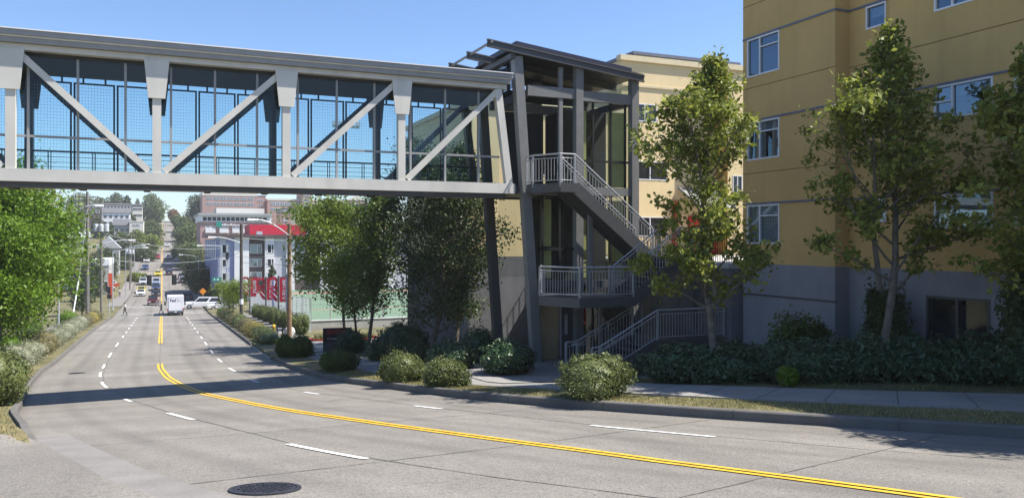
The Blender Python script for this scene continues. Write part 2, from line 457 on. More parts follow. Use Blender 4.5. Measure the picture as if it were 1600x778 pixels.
dashes(WL, [(10.4, 12.75), (18.1, 21.2), (27.8, 29.9), (35.6, 38.8), (41.5, 44.6), (47.5, 51), (56, 60), (65.5, 69.5), (76, 79), (83, 86), (90, 93), (97, 100), (104, 107), (111, 114), (117, 120)])
dashes(WR, [(10.8, 13.2), (17.5, 18.9), (24.9, 26.6), (33, 35), (39.5, 42.5), (47, 50.5), (54.5, 58), (62.5, 66), (70, 73), (78, 81), (85, 88), (92, 95), (99, 102), (106, 109), (113, 116)])
for x0 in (-6.2, .2):
    for k in (0, 1): pass
for y in (127.3, 130.6):                       # two crosswalk bars
    mb.strip([[(x, y, g(x, y)+.014), (x, y+.3, g(x, y+.3)+.014)] for x in np.linspace(5.6, -6, 20)])
for y in (146.5, 150.):
    mb.strip([[(x, y, g(x, y)+.014), (x, y+.35, g(x, y+.35)+.014)] for x in np.linspace(5.6, -6, 20)])
struct(mb.build('white_lane_marking', m_wht))
rj = random.Random(5); mb = MB()
def joint(P, off, w):
    q = [p for p in P]; N = normals(q); rows = []
    j = 0
    for p, n in zip(q, N):
        j = j*.85+rj.uniform(-.012, .012); ww = w*rj.uniform(.4, 1.2)
        rows.append([(p.x+n.x*(off+j+s*ww), p.y+n.y*(off+j+s*ww), g(p.x+n.x*(off+j+s*ww), p.y+n.y*(off+j+s*ww))+.004) for s in (-.5, .5)])
    mb.strip(rows)
WLs = smooth_pl(resample(WL, .3), 12); WRs = smooth_pl(resample(WR, .3), 12)
joint(WLs, .1, .03); joint(WRs, .12, .028); joint(CL, .0, .022)
for y0 in (3.2, 7.6, 11.3, 15.6, 20.5, 26, 32.5, 39.5, 47, 55, 63.5, 72, 81, 91, 101, 111, 120):
    # transverse joints, square to the centre line
    i = min(range(len(CL)), key=lambda k: abs(CL[k].y-y0)); p = CL[i]; n = normals(CL)[i]
    e = [p+n*t for t in np.linspace(-6.1, 6.1, 50)]
    joint([q for q in e if XL(q.y)+.1 < q.x < XR(q.y)-.1], 0, .024)
for k in range(9):                              # wandering cracks
    x = rj.uniform(-2, 9); y = rj.uniform(8, 46); a = rj.uniform(0, 6.28); pts = []
    for s in range(rj.randint(8, 26)):
        pts.append(Vector((x, y))); a += rj.uniform(-.5, .5); x += .16*math.cos(a); y += .16*math.sin(a)
    pts = [p for p in pts if XL(p.y)+.3 < p.x < XR(p.y)-.3]
    if len(pts) > 4: joint(pts, 0, .014)
struct(mb.build('pavement_joint', m_joint))

mb = MB()
def cross_lines(P, o0, o1, step, dz, w, f):
    N = normals(P)
    for i in range(0, len(P), step):
        p, n = P[i], N[i]; t = Vector((-n.y, n.x))*w/2
        mb.strip([[(p.x+n.x*o+t.x*k, p.y+n.y*o+t.y*k, f(p.x+n.x*o, p.y+n.y*o)+dz) for k in (-1, 1)] for o in np.linspace(o0, o1, 4)])
cross_lines(KR1, 1.57, 3.53, 3, .017, .02, H)
cross_lines(KR1, .03, .165, 6, .203, .018, lambda x, y: g(x, y))
N_ = normals(KR1)
for i in range(0, len(KR1), 6):
    p, n = KR1[i], N_[i]; t = Vector((-n.y, n.x))*.009; z = g(p.x, p.y)
    a = (p.x-n.x*.002, p.y-n.y*.002); c = (p.x+n.x*.01, p.y+n.y*.01)
    mb.quad((a[0]-t.x, a[1]-t.y, z), (a[0]+t.x, a[1]+t.y, z), (c[0]+t.x, c[1]+t.y, z+.172), (c[0]-t.x, c[1]-t.y, z+.172))
struct(mb.build('paving_joint', m_joint))
# manhole covers
def manhole(x, y, r, label, slope=True):
    t = thing('manhole_cover', label, 'manhole cover', (x, y, g(x, y)+.004))
    dx = (g(x+.5, y)-g(x-.5, y)); dy = (g(x, y+.5)-g(x, y-.5))
    q = Vector((0, 0, 1)).rotation_difference(Vector((-dx, -dy, 1)).normalized())
    t.rotation_euler = q.to_euler()
    MB().lathe([(r*.87, .004), (r*.87, .014), (r, .012), (r, 0)], 40).build('frame', m_iron, t)
    b = MB(); b.lathe([(0, .012), (r*.85, .012), (r*.85, 0)], 40)
    for i in range(-6, 7):
        for j in range(-6, 7):
            if (i*i+j*j)**.5*r*.12 < r*.75 and (i+j) % 2 == 0:
                s = r*.045; b.box(i*r*.12-s, i*r*.12+s, j*r*.12-s, j*r*.12+s, .0125, .02)
    b.build('lid', m_iron, t)
manhole(.99, 8.75, .37, 'large dark iron manhole cover in the foreground lane nearest the camera')
manhole(-3.9, 36.5+8.6, .4, 'small dark manhole cover near the left kerb past the bridge shadow')
# verge grass and dry tuft
rg = np.random.RandomState(3)
def blades(pts, h, w, lean=.5):
    n = len(pts); a = rg.uniform(0, 2*math.pi, n); d = np.stack([np.cos(a), np.sin(a), np.zeros(n)], 1)
    t = np.stack([-np.sin(a), np.cos(a), np.zeros(n)], 1)
    hh = (h*rg.uniform(.5, 1.3, n))[:, None]
    top = pts+d*hh*lean*rg.uniform(.1, 1.2, n)[:, None]+np.array([0, 0, 1.])*hh
    V = np.stack([pts-t*w, pts+t*w, top], 1).reshape(-1, 3)
    return V, np.arange(3*n).reshape(-1, 3)
def verge(P, o0, o1, n, h, mat, side=1, name='verge_grass', patch=.9):
    N = normals(P); out = []
    while len(out) < n:
        i = rg.randint(len(P)); o = rg.uniform(o0, o1); p = P[i]; q = N[i]
        x = p.x+q.x*o*side+rg.uniform(-.25, .25); y = p.y+q.y*o*side+rg.uniform(-.25, .25)
        if math.sin(x*2.1+1)*math.sin(y*1.7)+rg.uniform(-.6, .6) > patch-1.2: out.append((x, y, H(x, y)-.02))
    V, F = blades(np.array(out), h, .006)
    return struct(mesh_np(name, V, F, mat), 'stuff')
near = [p for p in KR1 if 5 < p.y < 36]
verge(near, .25, 1.5, 9000, .06, L_lawn); verge(near, .22, 1.5, 17000, .055, L_straw, patch=.7)
verge([p for p in KR1 if 6 < p.y < 20], 4.0, 4.7, 3000, .09, L_lawn)
pts = []
while len(pts) < 9000:
    y = rg.uniform(15.0, 26.5); x = XL(y)-.25-rg.uniform(0, 3.6)
    pts.append((x, y, H(x, y)-.03))
V, F = blades(np.array(pts), .08, .007); struct(mesh_np('verge_grass', V, F, L_straw), 'stuff')
pts = [(rg.normal(-.38, .22), 2.4+rg.normal(0, .2), 0) for _ in range(70)]
pts = np.array([(x+.98, y, g(0, 2.4)) for x, y, z in pts])
V, F = blades(pts, .82, .0022, .35); struct(mesh_np('dry_grass_tuft', V, F, L_straw), 'stuff')
# ------------------------------------------------------------------ pedestrian bridge
BYN, BYF = 28.0, 31.6            # near and far truss planes
PX = [-12.20, -8.18, -4.165, -.165, 3.85, 7.87]
ZB0, ZB1, ZT0, ZT1 = 1.76, 2.14, 5.72, 5.88
def bridge():
    T = thing('pedestrian_bridge', 'glazed pale grey steel truss footbridge spanning the road', 'footbridge', (0, 29.8, 1.7))
    W = dict(parent=T, world=True)
    x0, x1 = -17.5, 11.95
    for y in (BYN, BYF):
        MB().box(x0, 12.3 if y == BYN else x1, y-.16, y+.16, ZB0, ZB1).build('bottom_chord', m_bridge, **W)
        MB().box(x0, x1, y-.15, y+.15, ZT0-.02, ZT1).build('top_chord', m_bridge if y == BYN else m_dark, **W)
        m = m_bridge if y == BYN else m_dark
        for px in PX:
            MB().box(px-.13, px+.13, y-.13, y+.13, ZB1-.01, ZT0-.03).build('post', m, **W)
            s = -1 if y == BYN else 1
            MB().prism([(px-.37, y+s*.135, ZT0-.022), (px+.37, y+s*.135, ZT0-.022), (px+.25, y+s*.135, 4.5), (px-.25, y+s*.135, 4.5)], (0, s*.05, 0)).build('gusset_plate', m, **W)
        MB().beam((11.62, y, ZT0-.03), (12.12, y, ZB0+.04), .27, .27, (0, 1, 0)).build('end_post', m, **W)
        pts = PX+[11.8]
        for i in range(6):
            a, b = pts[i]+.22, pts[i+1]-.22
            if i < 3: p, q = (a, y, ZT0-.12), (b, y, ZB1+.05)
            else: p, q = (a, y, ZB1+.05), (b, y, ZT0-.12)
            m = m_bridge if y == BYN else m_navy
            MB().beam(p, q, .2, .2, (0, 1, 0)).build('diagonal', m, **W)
    # roof: two stepped fascias and the deck
    b = MB()
    for y, s in ((BYN, -1), (BYF, 1)):
        e = (lambda a, c: (min(a, c), max(a, c)))
        b.box(x0, x1+.1, *e(y+s*.17, y+s*.3), 5.885, 6.04)
        b.box(x0, x1+.14, *e(y+s*.2, y+s*.42), 6.085, 6.24)
    b.build('fascia', m_bridge2, **W)
    b = MB()
    for y, s in ((BYN, -1), (BYF, 1)):
        e = (lambda a, c: (min(a, c), max(a, c)))
        b.box(x0, x1+.12, *e(y+s*.15, y+s*.34), 6.042, 6.083); b.box(x0, x1+.16, *e(y+s*.2, y+s*.46), 6.242, 6.275)
    b.build('flashing', m_white, **W)
    MB().box(x0, x1+.1, BYN-.14, BYF+.14, 5.9, 6.2).build('roof', m_bridge2, **W)
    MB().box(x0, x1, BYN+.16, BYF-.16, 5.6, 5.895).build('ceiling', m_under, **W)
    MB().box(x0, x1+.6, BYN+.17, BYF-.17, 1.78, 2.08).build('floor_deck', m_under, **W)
    b = MB()
    for k in range(int((x1-x0)/2.0)): b.box(x0+k*2.0+.9, x0+k*2.0+1.1, BYN+.2, BYF-.2, 1.7, 1.775)
    b.build('floor_beam', m_under, **W)
    MB().box(x0, x1, BYN-.02, BYN+.3, 1.6, 1.755).build('edge_beam', m_dark, **W)
    MB().tube([(x0, 29.2, 1.69), (x1, 29.2, 1.69)], .05).build('pipe', m_black, **W)
    # near glazing: mullions three bays to a panel
    pts = [x0+1.28]+PX+[11.85]
    mb = MB()
    yn = BYN+.24
    for i in range(len(pts)-1):
        for k in (0, 1, 2):
            x = pts[i]+(pts[i+1]-pts[i])*(k+.5)/3. if False else pts[i]+(pts[i+1]-pts[i])*k/3.+.42
            if x > 11.7: continue
            mb.box(x-.035, x+.035, yn-.05, yn+.05, ZB1, ZT0)
    mb.box(x0, 11.8, yn-.04, yn+.04, 3.13, 3.2); mb.box(x0, 11.8, yn-.045, yn+.045, ZB1-.06, ZB1+.03)
    mb.build('glazing_frame', m_bridge2, **W)
    allx = []
    for i in range(len(pts)-1):
        for k in (0, 1, 2): allx.append(pts[i]+(pts[i+1]-pts[i])*k/3.+.42)
    allx = [x for x in allx if x < 11.7]+[11.8]
    for a, c in zip(allx, allx[1:]):
        MB().quad((a, yn, ZB1), (c, yn, ZB1), (c, yn, ZT0), (a, yn, ZT0)).build('glass_panel', m_glass, **W)
    # far side: glass behind framed mesh screens
    yf = BYF-.3
    MB().quad((x0, BYF-.2, ZB1), (x1, BYF-.2, ZB1), (x1, BYF-.2, ZT0), (x0, BYF-.2, ZT0)).build('glass_panel', m_glass, **W)
    for i in range(len(pts)-1):
        for k in range(3):
            a = pts[i]+(pts[i+1]-pts[i])*k/3.+.025; c = pts[i]+(pts[i+1]-pts[i])*(k+1)/3.-.025
            zt = 5.42
            f = MB()
            for x in (a+.03, c-.03): f.box(x-.03, x+.03, yf-.03, yf+.03, ZB1-.04, zt)
            f.box(a+.06, c-.06, yf-.028, yf+.028, zt-.055, zt); f.box(a+.06, c-.06, yf-.028, yf+.028, ZB1, ZB1+.05)
            for x in (a+.3, c-.3): f.box(x-.03, x+.03, yf-.03, yf+.03, zt+.002, 5.6)
            fo = f.build('screen_frame', m_navy, **W)
            w = MB()
            n = int((c-a-.14)/.1)
            for j in range(1, n+1):
                x = a+.07+(c-a-.14)*j/(n+1); w.box(x-.0022, x+.0022, yf-.005, yf+.005, ZB1+.05, zt-.06)
            for j in range(1, 29):
                z = ZB1+.05+(zt-.11-ZB1)*j/29.; w.box(a+.06, c-.06, yf+.0055, yf+.0155, z-.0022, z+.0022)
            o = w.build('screen_mesh', m_wire, None)
            o.data.transform(Matrix.Translation(-T.location)); o.parent = fo
    r = MB()
    for y in (BYF-.55,):
        r.tube([(x0, y, 3.0), (x1, y, 3.0)], .03)
        for z in (2.3, 2.47, 2.64, 2.81): r.tube([(x0, y, z), (x1, y, z)], .008, 5)
        for i in range(len(pts)-1):
            for k in range(3):
                x = pts[i]+(pts[i+1]-pts[i])*(k+.5)/3.
                for s in (-.04, .04): r.box(x+s-.014, x+s+.014, y-.014, y+.014, 2.08, 2.98)
    r.build('handrail', m_navy, **W)
    return T
bridge()

# ------------------------------------------------------------------ elevator tower
TX0, TX1, TY0, TY1 = 13.0, 17.66, 28.0, 31.8
GZ = -4.72
def tower():
    T = thing('elevator_tower', 'dark grey steel and glass lift tower with sloping roof at the bridge end', 'lift tower', (15.3, 29.9, GZ))
    W = dict(parent=T, world=True)
    for y in (TY0, TY1):
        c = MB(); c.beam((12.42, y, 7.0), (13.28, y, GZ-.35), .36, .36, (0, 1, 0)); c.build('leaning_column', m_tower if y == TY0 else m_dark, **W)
        MB().box(12.98, 13.62, y-.3, y+.3, GZ-.6, GZ-.12).build('column_footing', m_conc, **W)
        MB().box(14.93, 15.25, y-.16, y+.16, GZ-.2, 6.9).build('column', m_tower, **W)
        MB().box(17.5, 17.82, y-.16, y+.16, GZ-.2, 6.55).build('column', m_tower, **W)
        MB().box(12.86, 14.925, y-.1, y+.1, 5.55, 5.95).build('beam', m_tower, **W)
        MB().box(15.255, 17.495, y-.1, y+.1, 5.5, 5.9).build('beam', m_tower, **W)
        MB().box(13.1, 14.925, y-.1, y+.1, 1.75, 2.1).build('beam', m_dark, **W)
        MB().box(15.255, 17.495, y-.1, y+.1, 1.78, 2.1).build('beam', m_tower, **W)
        if y == TY0: MB().box(13.26, 14.925, y-.1, y+.1, -1.9, -1.6).build('beam', m_dark, **W)
        MB().box(15.255, 17.495, y-.1, y+.1, -1.9, -1.6).build('beam', m_dark, **W)
        MB().box(14.22, 14.38, y-.07, y+.07, 2.1, 5.55).build('mullion', m_tower, **W)
        MB().box(14.22, 14.38, y-.07, y+.07, 5.95, 6.75).build('mullion', m_tower, **W)
        b = MB()
        for x in (15.8, 16.62, 17.3): b.box(x-.035, x+.035, y+.03, y+.12, GZ, 5.5)
        for z in (3.15, .3, -.9): b.box(15.26, 17.49, y+.035, y+.115, z-.04, z+.04)
        for x in (13.55, 14.3) if y == TY0 else (): b.box(x-.04, x+.04, y+.03, y+.11, -1.6, 1.74)
        if y == TY0: b.box(13.3, 14.92, y+.035, y+.105, -.4, -.3)
        b.build('glazing_frame', m_black, **W)
        for a, c, z0, z1 in ((15.26, 17.49, 2.1, 5.5), (15.26, 17.49, -1.6, 1.78), (13.3, 14.92, -1.6, 1.75), (15.26, 17.49, 5.9, 6.7), (14.4, 14.92, 2.1, 6.8)):
            MB().quad((a, y+.06, z0), (c, y+.06, z0), (c, y+.06, z1), (a, y+.06, z1)).build('glass_panel', m_tglass, **W)
    for x in (12.9, 17.66):
        MB().box(x-.1, x+.1, TY0+.17, TY1-.17, 5.5, 5.8).build('beam', m_dark, **W)
    MB().quad((17.66, TY0+.17, GZ), (17.66, TY1-.17, GZ), (17.66, TY1-.17, 6.4), (17.66, TY0+.17, 6.4)).build('glass_panel', m_tglass, **W)
    MB().box(12.95, 17.5, 31.6, 31.68, 5.95, 6.45).build('darkening_panel', m_black, **W); MB().box(13.45, 15.3, 31.6, 31.68, 2.1, 5.5).build('darkening_panel', m_under, **W)  # dark sheets added only to make the tower interior look darker
    # left clerestory glass under the overhang
    MB().quad((12.62, TY0+.2, 5.95), (12.62, TY1-.2, 5.95), (12.62, TY1-.2, 7.0), (12.62, TY0+.2, 7.0)).build('clerestory_glass', m_win, **W)
    MB().box(12.56, 12.68, 29.2, 29.3, 5.95, 7.0).build('mullion', m_black, **W)
    # sloping roof
    sl = -.8/6.9
    def rz(x): return 7.5+(x-11.1)*sl
    b = MB(); b.hexa([(12.3, 27.75, rz(12.3)-.02), (17.98, 27.75, rz(17.98)-.02), (17.98, 32.1, rz(17.98)-.02), (12.3, 32.1, rz(12.3)-.02), (12.3, 27.75, rz(12.3)+.05), (17.98, 27.75, rz(17.98)+.05), (17.98, 32.1, rz(17.98)+.05), (12.3, 32.1, rz(12.3)+.05)]); b.build('roof_deck', m_black, **W)
    for y in (27.72, 29.9, 32.1):
        b = MB()
        xe = 17.98
        b.beam((11.1, y, rz(11.1)-.03), (xe, y, rz(xe)-.03), .14, .05, (0, 0, 1)); b.beam((11.1, y, rz(11.1)-.15), (xe, y, rz(xe)-.15), .05, .2, (0, 0, 1)); b.beam((11.1, y, rz(11.1)-.27), (xe, y, rz(xe)-.27), .14, .04, (0, 0, 1))
        b.build('rafter', m_dark, **W)
    MB().tube([(11.25, 27.6, rz(11.2)-.1), (11.25, 32.3, rz(11.2)-.1)], .05).build('tie_bar', m_tower, **W)
    MB().box(12.1, 12.3, 27.8, 32.05, rz(12.2)-.5, rz(12.2)-.3).build('purlin', m_dark, **W)
    b = MB(); b.hexa([(12.5, 28.2, rz(12.5)+.06), (17.7, 28.2, rz(17.7)+.06), (17.7, 32.3, rz(17.7)+.06), (12.5, 32.3, rz(12.5)+.06), (12.5, 28.2, rz(12.5)+.33), (17.7, 28.2, rz(17.7)+.33), (17.7, 32.3, rz(17.7)+.33), (12.5, 32.3, rz(12.5)+.33)]); b.build('roof_upstand', m_navy, **W)
    b = MB(); b.beam((12.4, 28.12, rz(12.4)+.1), (17.8, 28.12, rz(17.8)+.1), .12, .04); b.build('flashing', m_bridge2, **W)
    # lift shaft: olive panels and dark frame
    b = MB()
    b.box(15.35, 17.35, 29.7, 31.5, GZ, 5.4)
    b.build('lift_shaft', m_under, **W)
    for a, c in ((15.3, 15.62), (16.66, 17.4)):
        for z0, z1 in ((-4.4, -1.9), (-1.5, 1.6), (2.15, 5.2)):
            MB().box(a, c, 28.3, 28.36, z0, z1).build('shaft_panel', m_olive, **W)
    MB().box(15.9, 16.6, 29.66, 29.697, 2.1, 5.3).build('shaft_glass', m_wind, **W)
    for z0, z1 in ((-1.5, -.35), (-.25, 1.6)):
        MB().box(13.62, 14.05, 28.3, 28.36, z0, z1).build('shaft_panel', m_olive, **W)
    b = MB(); b.box(14.1, 15.3, 30.2, 30.3, -1.6, 1.7); b.build('back_wall', m_under, **W)
    MB().box(12.4, 17.6, 28.12, 31.7, 1.82, 2.06).build('floor_slab', m_dark, **W)
    # ground floor wall with lift door
    b = MB(); b.box(13.4, 13.52, 28.3, 28.45, GZ, -1.9); b.box(14.42, 15.6, 28.3, 28.45, GZ, -1.9); b.box(13.52, 14.42, 28.3, 28.45, -2.42, -1.9); b.build('ground_wall', m_dark, **W)
    d = MB(); d.box(13.53, 13.965, 28.36, 28.42, GZ, -2.43); d.box(13.975, 14.41, 28.36, 28.42, GZ, -2.43); d.build('lift_door', m_bronze, **W)
    d = MB()
    d.box(13.44, 13.525, 28.27, 28.296, GZ, -2.35); d.box(14.415, 14.5, 28.27, 28.296, GZ, -2.35); d.box(13.526, 14.414, 28.27, 28.296, -2.425, -2.34)
    d.build('door_frame', m_galv, **W)
    MB().box(14.64, 14.76, 28.26, 28.298, -3.75, -2.95).build('call_panel', m_galv, **W)
    MB().box(15.3, 15.55, 28.25, 28.296, -3.35, -2.75).build('notice_sign', m_red, **W)
tower()

# ------------------------------------------------------------------ outdoor staircase
def railing_mb(pts, h=1.06, sp=.125, posts=None):
    mb = MB()
    P = [Vector(p) for p in pts]
    up = Vector((0, 0, 1))
    mb.tube([p+up*h for p in P], .032, 8); mb.tube([p+up*(h-.14) for p in P], .018, 6); mb.tube([p+up*.1 for p in P], .018, 6)
    for a, b in zip(P, P[1:]):
        L = math.hypot(b.x-a.x, b.y-a.y); n = max(1, int(L/sp))
        for k in range(1, n):
            q = a.lerp(b, k/n); mb.box(q.x-.009, q.x+.009, q.y-.009, q.y+.009, q.z+.1, q.z+h-.14)
    for p in P: mb.box(p.x-.035, p.x+.035, p.y-.035, p.y+.035, p.z-.15, p.z+h-.01)
    return mb
def stairs():
    T = thing('outdoor_staircase', 'zigzag dark steel staircase with galvanised railings in front of the lift tower', 'staircase', (15, 26, GZ))
    W = dict(parent=T, world=True)
    def landing(poly, z, label=None):
        MB().prism([(x, y, z-.34) for x, y in poly], (0, 0, .34)).build('landing', m_dark, **W)
    def flight(xa, za, xb, zb, y0, y1):
        n = max(2, round(abs(za-zb)/.175)); b = MB()
        for k in range(n):
            t = (k+.5)/n; x = xa+(xb-xa)*t; z = za+(zb-za)*(k+1)/n
            hw = abs(xb-xa)/n/2+.012
            b.box(x-hw, x+hw, y0+.05, y1-.05, z-.045, z); 
        b.build('treads', m_dark, **W)
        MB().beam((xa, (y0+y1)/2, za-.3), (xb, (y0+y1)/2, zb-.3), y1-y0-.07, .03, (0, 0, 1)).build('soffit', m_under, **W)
        for y in (y0, y1):
            MB().beam((xa, y, za-.14), (xb, y, zb-.14), .06, .44, (0, 0, 1)).build('stringer', m_dark, **W)
    top = [(13.02, 26.9), (13.35, 26.1), (14.0, 26.1), (14.0, 27.75), (12.7, 27.75), (12.7, 27.2)]
    landing(top, 2.1)
    railing_mb([(12.72, 27.7, 2.1), (12.74, 27.2, 2.1), (13.36, 26.14, 2.1), (13.95, 26.14, 2.1), (17.35, 26.14, -.62)]).build('railing', m_rail, **W)
    railing_mb([(14.05, 27.4, 2.1), (17.35, 27.4, -.62)]).build('railing', m_rail, **W)
    flight(13.95, 2.1, 17.4, -.65, 26.14, 27.4)
    landing([(17.3, 24.4), (18.6, 24.4), (18.6, 27.6), (17.3, 27.6)], -.62)
    railing_mb([(18.55, 25.3, -.62), (18.55, 24.45, -.62), (17.4, 24.45, -.62), (15.4, 24.45, -2.02), (13.25, 24.45, -2.02), (12.55, 26.2, -2.02), (13.4, 27.6, -2.02)]).build('railing', m_rail, **W)
    railing_mb([(17.4, 25.8, -.62), (15.4, 25.8, -2.02)]).build('railing', m_rail, **W)
    flight(17.35, -.66, 15.35, -2.04, 24.45, 25.8)
    landing([(13.2, 24.4), (15.45, 24.4), (15.45, 27.7), (13.4, 27.7), (12.5, 26.2)], -2.02)
    flight(15.4, -2.06, 16.85, -3.55, 26.14, 27.4)
    railing_mb([(15.45, 26.14, -2.02), (16.85, 26.14, -3.55)]).build('railing', m_rail, **W)
    landing([(16.05, 23.9), (19.0, 23.9), (19.0, 27.6), (16.05, 27.6)], -3.55)
    railing_mb([(19.0, 23.95, -3.55), (16.1, 23.95, -3.55), (13.75, 23.95, -4.72), (13.45, 23.95, -4.74)]).build('railing', m_rail, **W)
    railing_mb([(16.1, 25.6, -3.55), (13.75, 25.6, -4.72), (13.3, 25.6, -4.74)]).build('railing', m_rail, **W)
    flight(16.08, -3.58, 13.8, -4.68, 23.95, 25.6)
    MB().box(14.9, 15.02, 25.95, 26.07, GZ-.1, -2.37).build('support_column', m_tower, **W)
    MB().box(14.98, 15.14, 26.9, 27.06, -2.02, 1.2).build('support_column', m_tower, **W)
    MB().box(18.3, 18.42, 24.6, 24.72, GZ+.2, -3.65).build('support_column', m_dark, **W)
    MB().box(18.2, 18.32, 24.6, 24.72, -3.3, -.97).build('support_column', m_dark, **W)
stairs()
t = thing('litter_bin', 'black round bin at the foot of the staircase railing', 'bin', (14.2, 26.3, H(14.2, 26.3)+.04))
MB().lathe([(0, 0), (.2, 0), (.22, .78), (.2, .8), (.19, .78)], 14).build('drum', m_black, t)
MB().lathe([(.26, .8), (.27, .83), (.2, .87), (.08, .88)], 14).build('lid', m_galv, t)
# ------------------------------------------------------------------ building helpers
def pt(o, u, n, a, z, d): return (o[0]+u[0]*a+n[0]*d, o[1]+u[1]*a+n[1]*d, z)
def facade(mb, o, u, n, w, z0, z1, holes, depth=.14):
    """wall with openings: o origin, u along, n outward normal; holes = (a0,a1,z0,z1)"""
    A = sorted({0, w}|{h[0] for h in holes}|{h[1] for h in holes}); Z = sorted({z0, z1}|{h[2] for h in holes}|{h[3] for h in holes})
    A = [a for a in A if 0 <= a <= w]; Z = [z for z in Z if z0 <= z <= z1]
    flip = (Vector((u[0], u[1], 0)).cross(Vector((0, 0, 1)))).dot(Vector((n[0], n[1], 0))) < 0
    def quad(*q): mb.quad(*(q if not flip else q[::-1]))
    for a0, a1 in zip(A, A[1:]):
        for c0, c1 in zip(Z, Z[1:]):
            am, cm = (a0+a1)/2, (c0+c1)/2
            if any(h[0] < am < h[1] and h[2] < cm < h[3] for h in holes): continue
            quad(pt(o, u, n, a0, c0, 0), pt(o, u, n, a1, c0, 0), pt(o, u, n, a1, c1, 0), pt(o, u, n, a0, c1, 0))
    for h0, h1, k0, k1 in holes:
        for (a, c), (b, d) in (((h0, k0), (h1, k0)), ((h1, k0), (h1, k1)), ((h1, k1), (h0, k1)), ((h0, k1), (h0, k0))):
            mb.quad(pt(o, u, n, a, c, 0), pt(o, u, n, b, d, 0), pt(o, u, n, b, d, -depth), pt(o, u, n, a, c, -depth))
def obox(mb, o, u, n, a0, a1, z0, z1, d0, d1):
    mb.hexa([pt(o, u, n, a0, z0, d0), pt(o, u, n, a1, z0, d0), pt(o, u, n, a1, z0, d1), pt(o, u, n, a0, z0, d1),
             pt(o, u, n, a0, z1, d0), pt(o, u, n, a1, z1, d0), pt(o, u, n, a1, z1, d1), pt(o, u, n, a0, z1, d1)])
def window(T, o, u, n, h, split=None, transom=None, pane=None, frame=None, fw=.055, depth=.1, blind=0):
    """frame part with pane sub-part; split = fraction of width, transom = (side, fraction of height)"""
    a0, a1, z0, z1 = h; f = MB()
    d0, d1 = -depth, .02
    obox(f, o, u, n, a0, a0+fw, z0, z1, d0, d1); obox(f, o, u, n, a1-fw, a1, z0, z1, d0, d1)
    obox(f, o, u, n, a0+fw, a1-fw, z0, z0+fw, d0, d1); obox(f, o, u, n, a0+fw, a1-fw, z1-fw, z1, d0, d1)
    if split is not None:
        s = a0+(a1-a0)*split; obox(f, o, u, n, s-fw*.5, s+fw*.5, z0+fw, z1-fw, d0, d1-.004)
        if transom:
            t = z0+(z1-z0)*transom[1]
            if transom[0] == 'r': obox(f, o, u, n, s+fw*.5, a1-fw, t-fw*.4, t+fw*.4, d0, d1-.006)
            elif transom[0] == 'l': obox(f, o, u, n, a0+fw, s-fw*.5, t-fw*.4, t+fw*.4, d0, d1-.006)
            else: obox(f, o, u, n, a0+fw, s-fw*.5, t-fw*.4, t+fw*.4, d0, d1-.006); obox(f, o, u, n, s+fw*.5, a1-fw, t-fw*.4, t+fw*.4, d0, d1-.006)
    elif transom:
        t = z0+(z1-z0)*transom[1]; obox(f, o, u, n, a0+fw, a1-fw, t-fw*.4, t+fw*.4, d0, d1-.006)
    fo = f.build('window', frame or m_frame, T, True)
    p = MB(); p.quad(pt(o, u, n, a0+fw*.5, z0+fw*.5, -depth*.5), pt(o, u, n, a1-fw*.5, z0+fw*.5, -depth*.5), pt(o, u, n, a1-fw*.5, z1-fw*.5, -depth*.5), pt(o, u, n, a0+fw*.5, z1-fw*.5, -depth*.5))
    po = p.build('pane', pane or m_win, None); po.data.transform(Matrix.Translation(-T.location)); po.parent = fo
    if blind:
        q = MB(); zb = z1-(z1-z0)*blind
        q.quad(pt(o, u, n, a0+fw, zb, -depth-.05), pt(o, u, n, a1-fw, zb, -depth-.05), pt(o, u, n, a1-fw, z1-fw, -depth-.05), pt(o, u, n, a0+fw, z1-fw, -depth-.05))
        qo = q.build('blind', m_blind, None); qo.data.transform(Matrix.Translation(-T.location)); qo.parent = fo
    return fo
